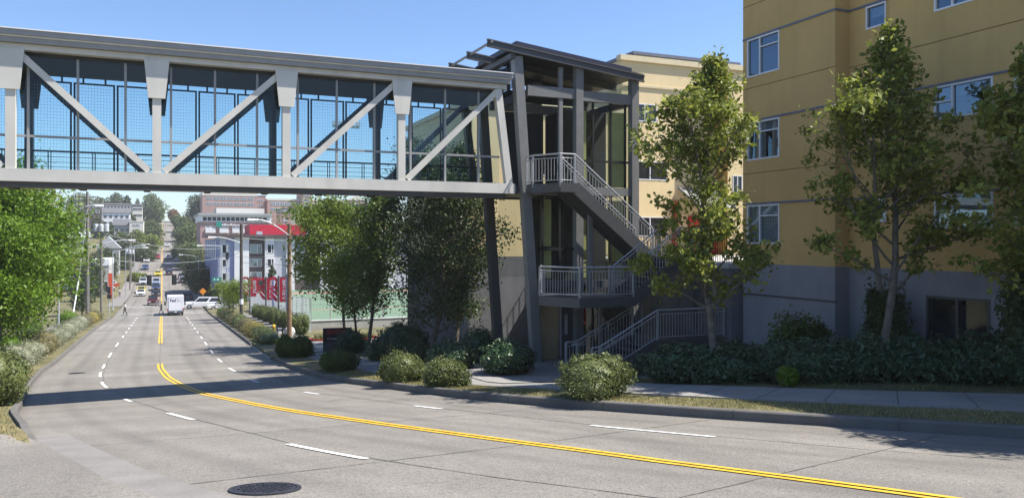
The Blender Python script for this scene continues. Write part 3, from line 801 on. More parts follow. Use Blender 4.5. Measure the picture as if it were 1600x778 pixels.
# ------------------------------------------------------------------ mustard apartment block (right)
def mustard():
    T = thing('apartment_building', 'mustard stucco apartment block with a blue grey base right of the trees', 'apartment building', (22, 14, -4))
    TOP = 9.2; BZ = -.85
    west = (-1, 0)
    Xb, Xr, Xw = 19.6, 20.2, 19.75
    segs = [(Xb, 19.2, 23.6), (Xr, 17.25, 19.2), (Xw, 2.0, 17.25)]
    rows = [(-.14, 1.26), (2.88, 4.26), (5.9, 7.28)]
    wins = {0: [(19.2+2.5, 19.2+4.17)], 1: [(17.76, 18.53)], 2: [(14.02, 15.75), (11.2, 13.45), (7.0, 9.0), (3.5, 5.5)]}
    wall = MB(); base = MB()
    u = (0, 1)
    for i, (x, y0, y1) in enumerate(segs):
        o = (x, y0)
        holes = []
        for a, b in wins[i]:
            for z0, z1 in rows:
                if i == 1: z0, z1 = z1-.72, z1
                if i == 2: z0, z1 = z0+.45, z1
                if y0 < a and b < y1: holes.append((a-y0, b-y0, z0, z1))
        facade(wall, o, u, west, y1-y0, BZ, TOP, holes)
        for h in holes:
            pane = m_win
            k = round(h[2])
            if i == 0: window(T, o, u, west, h, .6, ('l', .72), m_wglass, blind=(.0 if h[2] > 4 else .3 if h[2] > 1 else .96))
            elif i == 1: window(T, o, u, west, h, None, None, m_wglass, blind=.5)
            else: window(T, o, u, west, h, .68, ('r', .52), m_wglass, blind=(.85 if h[2] < 1 else .35 if h[2] < 4 else .15))
        bh = []
        if i == 2: bh = [(.6, 3.2, -3.6, -1.5), (4.2, 6.4, -3.6, -1.5), (8., 9.6, -3.6, -1.7), (12.1, 14.0, -3.8, -1.55), (14.7, 15.15, -3.8, -1.55)]
        if i == 1: bh = [(.1, 1.25, -3.9, -1.5)]
        facade(base, (x, y0), u, west, y1-y0, -5, BZ-.001, bh, .4)
        for h in bh: window(T, (x, y0), u, west, h, .5, None, m_wind, m_dark, .07, .3)
    # return walls between the planes
    s = (0, -1)
    facade(wall, (Xb, 19.2), (1, 0), s, Xr-Xb, BZ, TOP, []); facade(base, (Xb, 19.2), (1, 0), s, Xr-Xb, -5, BZ-.001, [])
    for mbx, z0, z1 in ((wall, BZ, TOP), (base, -5, BZ-.001)):
        mbx.quad((Xw, 17.25, z0), (Xr, 17.25, z0), (Xr, 17.25, z1), (Xw, 17.25, z1))
        mbx.quad((Xb, 23.6, z0), (36, 23.6, z0), (36, 23.6, z1), (Xb, 23.6, z1)); mbx.quad((Xw, 2, z0), (36, 2, z0), (36, 2, z1), (Xw, 2, z1)); mbx.quad((36, 2, z0), (36, 23.6, z0), (36, 23.6, z1), (36, 2, z1))
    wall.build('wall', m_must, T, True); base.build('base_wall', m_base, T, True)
    MB().box(19.9, 36, 2, 23.55, TOP-.5, TOP-.1).build('roof', m_roofg, T, True)
    b = MB()
    for x, y0, y1 in segs: b.box(x-.06, x+.2, y0-(.06 if x == Xb else 0), y1, TOP, TOP+.12)
    b.build('parapet_cap', m_belt, T, True)
    for z in (7.29, 4.27, 1.27):
        b = MB(); b.box(Xb-.03, Xb+.02, 19.2-.03, 23.6, z, z+.07); b.box(Xb-.02, Xr-.001, 19.16, 19.22, z, z+.07); b.box(Xr-.03, Xr+.02, 17.25, 19.16, z, z+.07)
        b.box(Xw-.03, Xw+.02, 13.4, 17.25, z, z+.06)
        b.build('flashing_belt', m_belt, T, True)
    b = MB()
    for z in (5.5, 2.4, -.45 if False else 8.5):
        for x, y0, y1 in segs: b.box(x-.004, x+.02, y0, y1, z, z+.025)
    b.build('stucco_joint', m_groove, T, True)
    MB().box(Xb-.012, Xb+.05, 19.19, 23.6, -2.0, -1.93).build('base_joint', m_dark, T, True)
mustard()
# ------------------------------------------------------------------ tan building behind the tower
def tan():
    T = thing('tan_building', 'sunlit tan stucco building behind the lift tower with red entrance doors', 'building', (22, 38, -4))
    TOP = 9.9; BZ = -.85; s = (0, -1); u = (1, 0)
    wall = MB(); base = MB()
    LT = 6.9; XA = 14.2; XM = 23.2
    holes = [(.7, 2.3, 6.6, 7.6), (.7, 3.0, 3.35, 4.4), (.7, 3.0, .2, 1.3)]
    facade(wall, (XM, 38), u, s, 29.55-XM, BZ, TOP, holes)
    for h in holes: window(T, (XM, 38), u, s, h, .5, None, m_wind)
    holes = [(3.4, 4.8, 3.4, 4.5)]
    facade(wall, (XA, 38), u, s, XM-XA, BZ, LT, holes)
    for h in holes: window(T, (XA, 38), u, s, h, .5, None, m_wind)
    facade(base, (XA, 38), u, s, 29.55-XA, -5.5, BZ-.001, [])
    holes = [(.35, 1.05, 5.4, 6.8), (.35, 1.05, 2.3, 3.7)]
    facade(wall, (29.55, 36.9), u, s, 12, BZ, TOP-.2, holes)
    for h in holes: window(T, (29.55, 36.9), u, s, h, .5, None, m_wind)
    facade(base, (29.55, 36.9), u, s, 12, -5.5, BZ-.001, [])
    MB().quad((29.55, 36.9, BZ), (29.55, 38, BZ), (29.55, 38, TOP-.2), (29.55, 36.9, TOP-.2)).build('return_wall', m_ochre, T, True)
    wall.quad((XA, 38, BZ), (XA, 49, BZ), (XA, 49, LT), (XA, 38, LT)); base.quad((XA, 38, -6.5), (XA, 49, -6.5), (XA, 49, BZ-.001), (XA, 38, BZ-.001)); wall.quad((XM, 38, LT), (XM, 49, LT), (XM, 49, TOP), (XM, 38, TOP))
    wall.quad((XA, 49, BZ), (41, 49, BZ), (41, 49, LT), (XA, 49, LT)); wall.quad((XM, 49, LT), (41, 49, LT), (41, 49, TOP-.2), (XM, 49, TOP-.2))
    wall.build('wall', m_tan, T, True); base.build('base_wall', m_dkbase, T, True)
    b = MB(); b.box(XM-.15, 29.5, 37.85, 38.3, TOP+.001, TOP+.3); b.box(XA-.15, XM-.002, 37.85, 38.3, LT+.001, LT+.25); b.box(XA-.15, XA+.3, 38.302, 49.1, LT+.001, LT+.25); b.box(29.4, 41, 36.75, 37.2, TOP-.199, TOP+.1); b.build('parapet', m_cream, T, True)
    b = MB(); b.box(XM, 29.5, 37.93, 37.999, 8.5, 8.62); b.build('cornice_band', m_cream, T, True)
    MB().box(XA+.01, XM-.01, 38.31, 48.9, LT-.4, LT-.1).build('roof', m_roofg, T, True)
    MB().box(XM+.01, 41, 38.31, 48.9, TOP-.6, TOP-.25).build('roof', m_roofg, T, True)
    p = MB(); p.box(27.8, 36, 44, 48.8, TOP-.24, 11.9); p.build('penthouse', m_cream, T, True)
    MB().box(27.65, 36.2, 43.85, 49, 11.901, 12.1).build('penthouse_cap', m_belt, T, True)
    for a in (27.6, 28.62):
        d = MB().box(a, a+.98, 37.86, 37.99, BZ+.02, 1.35).build('entrance_door', m_red, T, True)
        q = MB().box(a+.35, a+.62, 37.84, 37.858, .2, .5).build('door_notice', m_white, None); q.data.transform(Matrix.Translation(-T.location)); q.parent = d
    MB().box(26.5, 26.75, 37.7, 37.98, BZ, 2.2).build('red_pilaster', m_red, T, True)
    c = MB(); c.hexa([(26.9, 36.0, 1.75), (29.4, 36.0, 1.75), (29.4, 37.98, 2.9), (26.9, 37.98, 2.9), (26.9, 36.0, 1.8), (29.4, 36.0, 1.8), (29.4, 37.98, 2.95), (26.9, 37.98, 2.95)]); c.build('entrance_canopy', m_canopy, T, True)
    f = MB()
    for x in (26.95, 27.75, 28.55, 29.35): f.beam((x, 35.95, 1.84), (x, 37.97, 3.0), .06, .07)
    f.build('canopy_frame', m_bridge2, T, True)
    b = MB(); b.box(21.5, 29.5, 37.9, 37.99, -5.4, -.86) if False else None
tan()
def terrace():
    T = thing('terrace', 'raised blue grey terrace with black railing between the two stucco buildings', 'terrace', (22, 30, -4))
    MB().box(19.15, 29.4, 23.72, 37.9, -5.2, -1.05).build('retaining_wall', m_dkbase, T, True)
    MB().box(19.02, 29.4, 23.7, 37.88, -1.048, -.87).build('paving_slab', m_conc, T, True)
    b = MB()
    b.tube([(19.12, 27.7, .25), (19.12, 37.8, .25)], .022); b.tube([(19.12, 27.7, -.72), (19.12, 37.8, -.72)], .016)
    b.tube([(19.12, 23.8, .25), (19.12, 25.2, .25)], .022)
    for y in list(np.arange(27.7, 37.8, .13))+list(np.arange(23.8, 25.2, .13)): b.box(19.111, 19.129, y-.009, y+.009, -.87, .25)
    b.build('railing', m_black, T, True)
terrace()
T = thing('low_wall', 'low wall with a pale coping beside the staircase behind the hedge', 'wall', (16, 21.2, -4.2))
MB().box(15.45, 17.6, 21.1, 21.3, -4.6, -3.62).build('wall', m_dkbase, T, True); MB().box(15.4, 17.65, 21.05, 21.35, -3.618, -3.54).build('coping', m_pale, T, True)
# ------------------------------------------------------------------ vegetation
def leaf_quads(C, size, rs, up=.35, aspect=.55, out=None):
    n = len(C)
    nrm = rs.normal(size=(n, 3)); nrm /= np.linalg.norm(nrm, axis=1)[:, None]
    nrm[:, 2] += up
    if out is not None: nrm += out*.8
    nrm /= np.linalg.norm(nrm, axis=1)[:, None]
    t = np.cross(nrm, rs.normal(size=(n, 3))); t /= np.linalg.norm(t, axis=1)[:, None]+1e-9
    b = np.cross(nrm, t)
    s = (size*rs.uniform(.45, 1.45, n))[:, None]
    V = np.stack([C-t*s*.5, C-b*s*aspect*.5+nrm*s*.06, C+t*s*.5, C+b*s*aspect*.5+nrm*s*.06], 1).reshape(-1, 3)
    return V, np.arange(4*n).reshape(-1, 4)
def tree(name, label, cat, x, y, h, r, leaf, bark, n=9000, size=.11, seed=1, crown0=.2, trunk=.13, limbs=26, asc=.9, shape='column', group=None, z=None, multi=1, sigma=.22, lean=(0, 0), up=.6, extra=()):
    rs = np.random.RandomState(seed); rd = random.Random(seed)
    z0 = (H(x, y) if z is None else z)-.1
    T = thing(name, label, cat, (x, y, z0), 0, group)
    mb = MB(); ends = []
    def prof(t):
        if shape == 'column': return max(.12, math.sin(math.pi*min(1, .18+t*.86))**.75)*(1-.35*t)*1.25
        if shape == 'round': return max(.1, math.sqrt(max(0, 1-(2*t-.85)**2/1.4)))
        return max(.08, 1.05-t)
    def bend(p, d, L, r0, r1, k=6, up=.25):
        pts = [Vector(p)]; d = Vector(d).normalized()
        for i in range(k):
            d = (d+Vector((rd.uniform(-.14, .14), rd.uniform(-.14, .14), up/k+rd.uniform(-.05, .08)))).normalized()
            pts.append(pts[-1]+d*L/k)
        return pts, [r0+(r1-r0)*i/k for i in range(k+1)]
    stems = []
    for m in range(multi):
        a = rd.uniform(0, 6.28)+m*6.28/multi
        d = Vector((math.cos(a)*.12*(m > 0)+lean[0], math.sin(a)*.12*(m > 0)+lean[1], 1))
        L = h*(.97 if m == 0 else rd.uniform(.72, .9))
        st = (0, 0, 0) if m == 0 else (math.cos(a)*trunk*.3, math.sin(a)*trunk*.3, h*.27)
        if m: L -= h*.27
        pts, rr = bend(st, d, L, trunk*(1 if m == 0 else .6), .012, 14, .1)
        mb.tube(pts, rr, 8); stems.append((pts, rr))
    for i in range(limbs):
        pts, rr = stems[i % len(stems)] if rd.random() < .7 else stems[0]
        t = (i+rd.random())/limbs; u = crown0+(1-crown0)*t*.97
        f = min(u, .985)*(len(pts)-1); k = int(f); p = pts[k].lerp(pts[k+1], f-k); q = rr[k]
        a = i*2.4+rd.uniform(-.5, .5)
        L = r*prof(t)*rd.uniform(.75, 1.2)*1.15
        d = Vector((math.cos(a), math.sin(a), asc*rd.uniform(.6, 1.3)))
        bp, br = bend(p, d, L*math.sqrt(1+asc*asc*.4), max(.012, q*.45), .006, 6, .3)
        mb.tube(bp, br, 5); ends.append((bp[-1], 1.))
        for j in range(8):
            w = rd.uniform(.3, 1); f = w*6*.999; k = int(f); s = bp[k].lerp(bp[k+1], f-k)
            dd = Vector((rd.uniform(-1, 1), rd.uniform(-1, 1), rd.uniform(-.2, .9)))
            tp, tr = bend(s, dd, L*rd.uniform(.2, .42), .008, .003, 3, .1)
            mb.tube(tp, tr, 4, False); ends.append((tp[-1], rd.uniform(.5, 1.4))); ends.append((tp[1], .6))
    for u, dv, L in extra:
        pts, rr = stems[0]; f = u*(len(pts)-1); k = int(f); p = pts[k].lerp(pts[k+1], f-k)
        bp, br = bend(p, dv, L, rr[k]*.5, .006, 6, .2); mb.tube(bp, br, 5)
        for j in range(12):
            q = bp[rd.choice((3, 4, 5, 6))]; e = q+Vector((rd.uniform(-1, 1), rd.uniform(-1, 1), rd.uniform(-.4, .8)))*.38
            mb.tube([q, e], [.006, .003], 4, False); ends.append((e, 1.3))
    ends.append((stems[0][0][-1], .7))
    mb.build('trunk', bark, T)
    P = np.array([tuple(e[0]) for e in ends]); w = np.array([e[1] for e in ends])*rs.uniform(.3, 1.6, len(ends)); w /= w.sum()
    idx = rs.choice(len(P), n, p=w)
    C = P[idx]+rs.normal(size=(n, 3))*sigma*np.array([1, 1, .75])
    V, F = leaf_quads(C, size, rs, up)
    mesh_np('crown', V, F, leaf, T)
    return T
def lumps_cloud(lumps, n, rs, fill=.3):
    """points on / near the shell of several ellipsoids; returns points and outward vectors"""
    A = np.array([l[3]*l[5] for l in lumps])**1.0; A = A/A.sum(); out = []; nr = []
    for (x, y, z, rx, ry, rz), q in zip(lumps, A):
        m = int(n*q)+1
        d = rs.normal(size=(m, 3)); d /= np.linalg.norm(d, axis=1)[:, None]
        bump = 1+.19*np.sin(d[:, 0]*7+x*3)*np.sin(d[:, 1]*8+y)+.1*np.sin(d[:, 2]*9+z*2+d[:, 0]*5)
        rad = (1-fill*rs.uniform(0, 1, m)**2)*bump*np.where(rs.uniform(0, 1, m) < .07, rs.uniform(1., 1.22, m), 1.)
        p = d*rad[:, None]*np.array([rx, ry, rz])+np.array([x, y, z])
        out.append(p); nr.append(d)
    return np.concatenate(out), np.concatenate(nr)
def core_mesh(lumps, k, mb):
    for (x, y, z, rx, ry, rz) in lumps:
        prof = []
        n = 10; rows = []
        for i in range(7):
            th = math.pi*i/6
            rows.append([(x+rx*k*math.sin(th)*math.cos(2*math.pi*j/n), y+ry*k*math.sin(th)*math.sin(2*math.pi*j/n), z+rz*k*math.cos(th)) for j in range(n+1)])
        mb.strip(rows)
def shrub(name, label, cat, x, y, lumps, leaf, n, size, seed, group=None, core=.72, fill=.3, aspect=.5, part='foliage', zmin=.02, z=None, up=.3, stem=True):
    rs = np.random.RandomState(seed)
    T = thing(name, label, cat, (x, y, H(x, y) if z is None else z), 0, group)
    P, N = lumps_cloud(lumps, n, rs, fill)
    k = P[:, 2] > zmin; P = P[k]; N = N[k]
    V, F = leaf_quads(P, size, rs, up, aspect, N)
    fo = mesh_np(part, V, F, leaf, T)
    mb = MB()
    if core:
        core_mesh(lumps, core, mb); mb.build('inner_foliage', leaf, T, smooth=True)
    if stem:
        b = MB()
        for l in lumps: b.tube([(l[0], l[1], -.1), (l[0], l[1], max(.15, l[2]*.8))], [.03, .012], 5)
        b.build('stem', m_bark, T)
    return T
def mound(w, d, h, seed, k=5):
    rd = random.Random(seed); L = [(0, 0, h*.42, w*.4, d*.4, h*.56)]
    for i in range(k):
        a = rd.uniform(0, 6.28); L.append((math.cos(a)*w*.24, math.sin(a)*d*.24, h*rd.uniform(.25, .62), w*rd.uniform(.17, .31), d*rd.uniform(.17, .31), h*rd.uniform(.25, .44)))
    return L
# near street trees
tree('pear_tree', 'slender street tree in front of the zigzag staircase and tan building', 'tree', 13.4, 17.2, 9.75, 1.55, L_pear, m_barkp, 13000, .15, 11, .2, .11, 36, .9, multi=2, sigma=.13, group='street trees by the apartment block', z=-4.0, extra=((.24, (-.85, .3, .42), 2.3), (.3, (.9, -.3, .3), 1.7), (.27, (-.5, -.6, .5), 1.6)))
tree('pear_tree', 'tall street tree rising out of the hedge before the mustard wall', 'tree', 16.4, 14.6, 9.9, 1.6, L_pear, m_barkp, 13500, .15, 24, .26, .12, 36, .9, multi=2, sigma=.13, group='street trees by the apartment block', z=-3.8, extra=((.3, (-.9, .35, .5), 2.2), (.36, (.9, -.35, .35), 2.3), (.5, (.8, -.5, .3), 2.0)))
tree('pear_tree', 'street tree cut off by the right edge in front of the wide windows', 'tree', 17.6, 10.7, 8.4, 1.5, L_pear, m_barkp, 13000, .15, 37, .25, .11, 30, .9, multi=2, sigma=.13, group='street trees by the apartment block', z=-3.8)
tree('pear_tree', 'street tree beyond the right edge that shades the verge', 'tree', 17.0, 7.2, 8.6, 1.7, L_pear, m_barkp, 9000, .17, 39, .25, .11, 26, .9, multi=2, sigma=.16, group='street trees by the apartment block', z=-3.5)
# middle trees beyond the bridge
tree('maple_tree', 'light green broad tree standing behind the dark sign board', 'tree', 11.4, 54.5, 9.0, 3.7, L_maple, m_bark, 20000, .22, 41, .22, .12, 34, .55, 'round', sigma=.42)
tree('pear_tree', 'slim dark tree left of the dense shaded tree beyond the bridge', 'tree', 10.0, 42.0, 9.6, 1.75, L_mid, m_bark, 15000, .14, 43, .22, .11, 36, .9, sigma=.26)
tree('maple_tree', 'short leafy tree beside the sign board at the driveway', 'tree', 10.5, 47.0, 5.6, 1.5, L_maple, m_bark, 6000, .16, 47, .3, .09, 24, .6, 'round', sigma=.3)
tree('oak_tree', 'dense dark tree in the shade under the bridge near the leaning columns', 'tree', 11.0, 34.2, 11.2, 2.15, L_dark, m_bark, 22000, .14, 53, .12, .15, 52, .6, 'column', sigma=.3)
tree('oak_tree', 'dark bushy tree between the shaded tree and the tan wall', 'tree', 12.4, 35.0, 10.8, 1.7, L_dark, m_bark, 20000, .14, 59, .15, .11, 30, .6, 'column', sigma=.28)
# big rounded trees on the left
tree('rowan_tree', 'large bright green tree filling the left edge under the bridge', 'tree', -11.6, 60, 11.3, 5.6, L_rowan, m_bark, 95000, .26, 61, .04, .2, 90, .5, 'round', sigma=.55)
tree('rowan_tree', 'smaller bright tree in front of the large one at the left kerb', 'tree', -8.4, 50.5, 7.6, 2.6, L_rowan, m_bark, 20000, .2, 67, .22, .1, 36, .6, 'round', sigma=.4)
tree('rowan_tree', 'yellowing tree behind the large bright green tree', 'tree', -10.6, 78, 13.0, 3.0, leaf_mat('yellowing_leaves', (.2, .19, .02), (.3, .26, .03), .35), m_bark, 14000, .22, 71, .2, .14, 34, .6, 'round', sigma=.5)
# clipped round shrubs on the right verge
S = 'round shrubs along the right kerb'
def on_verge(y, d=1.0): return (XR(y)+d, y)
for (px, y, w, h, lab, lf, sd) in (
    (9.25, 16.5, 2.1, .98, 'largest round shrub nearest the camera, half in sunlight', L_grey, 3),
    (7.7, 22.6, 1.6, .85, 'sunlit round shrub at the right kerb, paler of the touching pair', L_grey, 5),
    (7.2, 25.6, 1.75, 1.02, 'brownish round shrub behind the pale one in the touching pair', L_grey, 7),
    (6.75, 33.6, 1.8, .9, 'dark round shrub in shade alone between kerb and sidewalk', L_mid, 9),
    (6.25, 45.6, 1.25, 1.2, 'dark flat topped shrub at the driveway corner, left half', L_mid, 10),
    (6.85, 44.6, 1.6, 1.3, 'dark flat topped shrub at the driveway corner, taller half', L_mid, 12)):
    shrub('round_shrub', lab, 'shrub', px, y, mound(w, w*.95, h, sd, 6), lf, 15000, .065, sd, S, .8, .22)
# laurel hedge before the mustard block, in three clumps
def hedge(label, pts, h, w, n, seed, leaf=L_laurel, size=.12, group='dark laurel hedge clumps'):
    rd = random.Random(seed); P = resample(pts, .55); L = []
    cx = sum(p.x for p in P)/len(P); cy = sum(p.y for p in P)/len(P); z0 = H(cx, cy)
    for p in P:
        for k in range(2):
            q = (p.x-cx+rd.uniform(-.2, .2)+(.0 if k else w*.28), p.y-cy+rd.uniform(-.2, .2)+(.0 if k else w*.2))
            hh = h*rd.uniform(.86, 1.1)*(1 if k else 1.12)
            L.append((q[0], q[1], H(cx+q[0], cy+q[1])-z0+hh*.45, w*rd.uniform(.38, .5), w*rd.uniform(.38, .5), hh*.55))
    shrub('laurel_hedge', label, 'hedge', cx, cy, L, leaf, int(n*1.7), size, seed, group, .6, .3, .45, stem=False, zmin=-.6)
hedge('dark laurel hedge clump at the foot of the staircase and first tree', [(12.7, 17.9), (13.3, 17.2), (14.0, 16.5)], .85, 2.0, 12000, 81)
hedge('long dark laurel hedge clump around the trunk of the middle tree', [(14.6, 15.8), (15.7, 14.9), (16.7, 14.0)], .92, 2.1, 15000, 82)
hedge('dark laurel hedge clump at the right edge of the view', [(17.4, 13.2), (18.0, 12.1), (18.5, 10.9), (18.9, 9.6)], .95, 2.1, 18000, 83)
shrub('leafy_shrub', 'tall dark shrub against the wall at the right edge', 'shrub', 19.0, 12.2, mound(2.3, 1.6, 3.1, 4, 7), L_dark, 9000, .13, 84, None, .7)
shrub('leafy_shrub', 'loose green shrub above the hedge beside the blue grey base wall', 'shrub', 17.9, 19.0, mound(2.8, 1.5, 1.75, 6, 9), L_mid, 5500, .13, 85, None, .3, .75)
shrub('leafy_shrub', 'thin bush against the dark openings behind the middle tree', 'shrub', 19.0, 16.6, mound(1.2, 1.8, 2.6, 8, 7), L_dark, 4000, .12, 88, None, .3, .6)
shrub('fern', 'small bright green fern at the foot of the laurel hedge', 'fern', 13.75, 14.95, mound(.6, .6, .5, 6, 4), L_rowan, 900, .12, 86, None, .4, .6, .25)
# shade shrubs below the bridge and tower
B = 'dark shrubs below the bridge'
for (x, y, w, h, lab, sd) in (
    (11.2, 26.0, 2.3, 1.25, 'dark shrub mound left of the leaning tower column', 91), (9.9, 28.3, 2.0, 1.15, 'dark low shrub behind the pale round kerb shrub', 92),
    (11.8, 30.4, 2.0, 1.5, 'dark shrub behind the mound, touching the back column', 93), (9.6, 33.0, 2.0, 1.4, 'dark shrub below the dense shaded tree', 94),
    (9.9, 37.2, 2.4, 1.5, 'dark shrub between the slim tree and the shaded tree', 95), (11.7, 40.2, 2.6, 1.6, 'dark shrub at the far corner of the tan building', 96),
    (9.6, 44.2, 2.2, 1.3, 'dark shrub just right of the sign board', 97)):
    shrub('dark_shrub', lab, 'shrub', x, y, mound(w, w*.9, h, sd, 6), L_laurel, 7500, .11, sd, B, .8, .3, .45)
# left verge planting
shrub('verge_shrub', 'big olive green shrub at the left kerb just before the bridge shadow', 'shrub', -4.6, 28.6, mound(1.7, 2.6, 1.9, 14, 7), L_grey, 15000, .075, 101, None, .8)
shrub('verge_shrub', 'tall green shrub behind the olive shrub at the left edge', 'shrub', -5.9, 31.5, mound(2.2, 2.4, 2.4, 15, 6), L_mid, 9000, .09, 103, None, .8)
G = 'pale sage shrubs along the left kerb'
rd = random.Random(8)
sage = ('pale sage shrub closest behind the olive shrub', 'pale sage shrub second along the left kerb', 'wide pale sage shrub before the bright small tree', 'pale sage shrub just past the bright small tree', 'sage shrub left of the lane dashes beyond the bridge', 'greyish sage shrub below the wooden utility pole', 'low sage shrub near the white pole stay', 'sage shrub at the foot of the second utility pole', 'brownish shrub before the far corner', 'golden topped shrub at the street corner', 'farthest low shrub at the crosswalk corner')
for i, lab in enumerate(sage):
    y = 38+i*7.4; w = rd.uniform(2., 2.6)
    lf = L_sage if i < 8 and i != 3 else L_rust if i != 9 else L_gold
    x = XL(y)-1.45
    shrub('sage_shrub', lab, 'shrub', x, y, [(0, k*1.5-2.1, .45, .95, 1.15, rd.uniform(.55, .9)) for k in range(4)]+mound(w*.8, 4, 1.1, i, 3), lf, 6500, .08, 110+i, G, .8)
for i, (dx, y, lab) in enumerate(((-3.4, 58, 'green bush behind the sage shrubs below the large tree'), (-3.6, 72, 'rounded green bush left of the white pole stay'), (-3.2, 99, 'green bush just left of the utility pole'), (-3.5, 46, 'leafy bush between the large tree and the sage shrubs'))):
    shrub('green_bush', lab, 'shrub', XL(y)+dx, y, mound(2.6, 3.4, 1.7, 20+i, 6), L_mid if i % 2 else L_rowan, 6500, .12, 130+i, 'green bushes behind the left verge', .8)
# right verge planting beyond the driveway
G = 'mixed shrubs on the right verge past the driveway'
labs = ('low grey green shrub at the driveway end of the right verge', 'golden flowering shrub beside the yellow hydrant', 'rusty shrub third from the driveway on the right verge', 'grey green shrub midway along the right verge', 'rusty brown shrub by the dark utility pole', 'olive shrub past the dark utility pole', 'brown shrub near the corner on the right verge', 'last green shrub at the right corner')
for i, lab in enumerate(labs):
    y = 61+i*7.0; lf = (L_grey, L_gold, L_rust, L_grey, L_rust, L_grey, L_rust, L_mid)[i]
    shrub('verge_shrub', lab, 'shrub', XR(y)+1.15, y, [(0, k*1.6-2.4, .4, .9, 1.1, rd.uniform(.45, .85)) for k in range(4)]+mound(1.6, 3.4, 1.0, 30+i, 3), lf, 6000, .08, 140+i, G, .8)
G = 'tall grass clumps along the field fence'
for i in range(7):
    y = 68+i*5.6
    lab = ('first tall grass clump right of the brown pole', 'grass clump just left of the brown pole', 'grass clump below the nearest red banners', 'grass clump below the middle grey post', 'grass clump under the second pair of banners', 'grass clump along the fence midway', 'farthest grass clump by the fence')[i]
    shrub('grass_clump', lab, 'ornamental grass', 10.45, y, mound(1.5, 3.8, 1.7, 50+i, 5), leaf_mat('tall_grass', (.12, .17, .05), (.24, .27, .1), .3), 5000, .22, 150+i, G, .75, .4, .16, up=.0)
for i, (x, y, lab) in enumerate(((7.4, 104, 'young lime tree near the corner on the right verge'), (7.3, 96, 'young lime tree left of the dark utility pole'))):
    tree('young_tree', lab, 'tree', x, y, 4.0, 1.6, L_lime, m_bark, 4500, .16, 160+i, .3, .05, 18, .6, 'round', 'young lime trees on the right verge', sigma=.35)
# background trees: a trunk and a crown of leaf clumps
def far_tree(name, label, px, ptop, Z, wpx, leaf, n, seed, shape='round', base=None, grp=None, size=None):
    a = (px-800)/1250; x = (a*.91636+.40035)*Z; y = (-a*.40035+.91636)*Z
    zt = (375-ptop)/1250*Z; z0 = H(x, y) if base is None else base
    h = zt-z0; r = wpx/1250*Z/2
    rs = np.random.RandomState(seed); rd = random.Random(seed)
    T = thing(name, label, 'tree', (x, y, z0), 0, grp)
    b = MB(); b.tube([(0, 0, -.3), (.1, 0, h*.5), (0, 0, h*.9)], [max(.15, r*.07), max(.1, r*.05), .03], 6); b.build('trunk', m_bark, T)
    L = []
    k = 26
    for i in range(k):
        t = (i+.5)/k; u = .12+.84*t
        if shape == 'cone': rr = r*(1.08-u)*1.0
        elif shape == 'tall': rr = r*(math.sin(math.pi*(.14+.8*t))**.6)
        else: rr = r*math.sqrt(max(.06, 1-(2*t-.8)**2/1.5))
        ang = i*2.4; q = rr*rd.uniform(.35, .7); s = max(rr*.5, r*.2)*rd.uniform(.75, 1.2)
        L.append((math.cos(ang)*q, math.sin(ang)*q, h*u, s, s, s*rd.uniform(.7, 1.)))
    P, N = lumps_cloud(L, n, rs, .5); kk = P[:, 2] > .2
    V, F = leaf_quads(P[kk], size or max(.25, Z*.0022), rs, .3, .6, N[kk]); mesh_np('crown', V, F, leaf, T)
    return T
L_far = leaf_mat('far_green_leaves', (.1, .15, .045), (.18, .23, .07), .35)
L_fard = leaf_mat('far_dark_leaves', (.065, .1, .04), (.12, .16, .06), .3)
L_farl = leaf_mat('far_light_leaves', (.16, .22, .03), (.26, .31, .05), .35)
FT = 'background trees beyond the intersection'
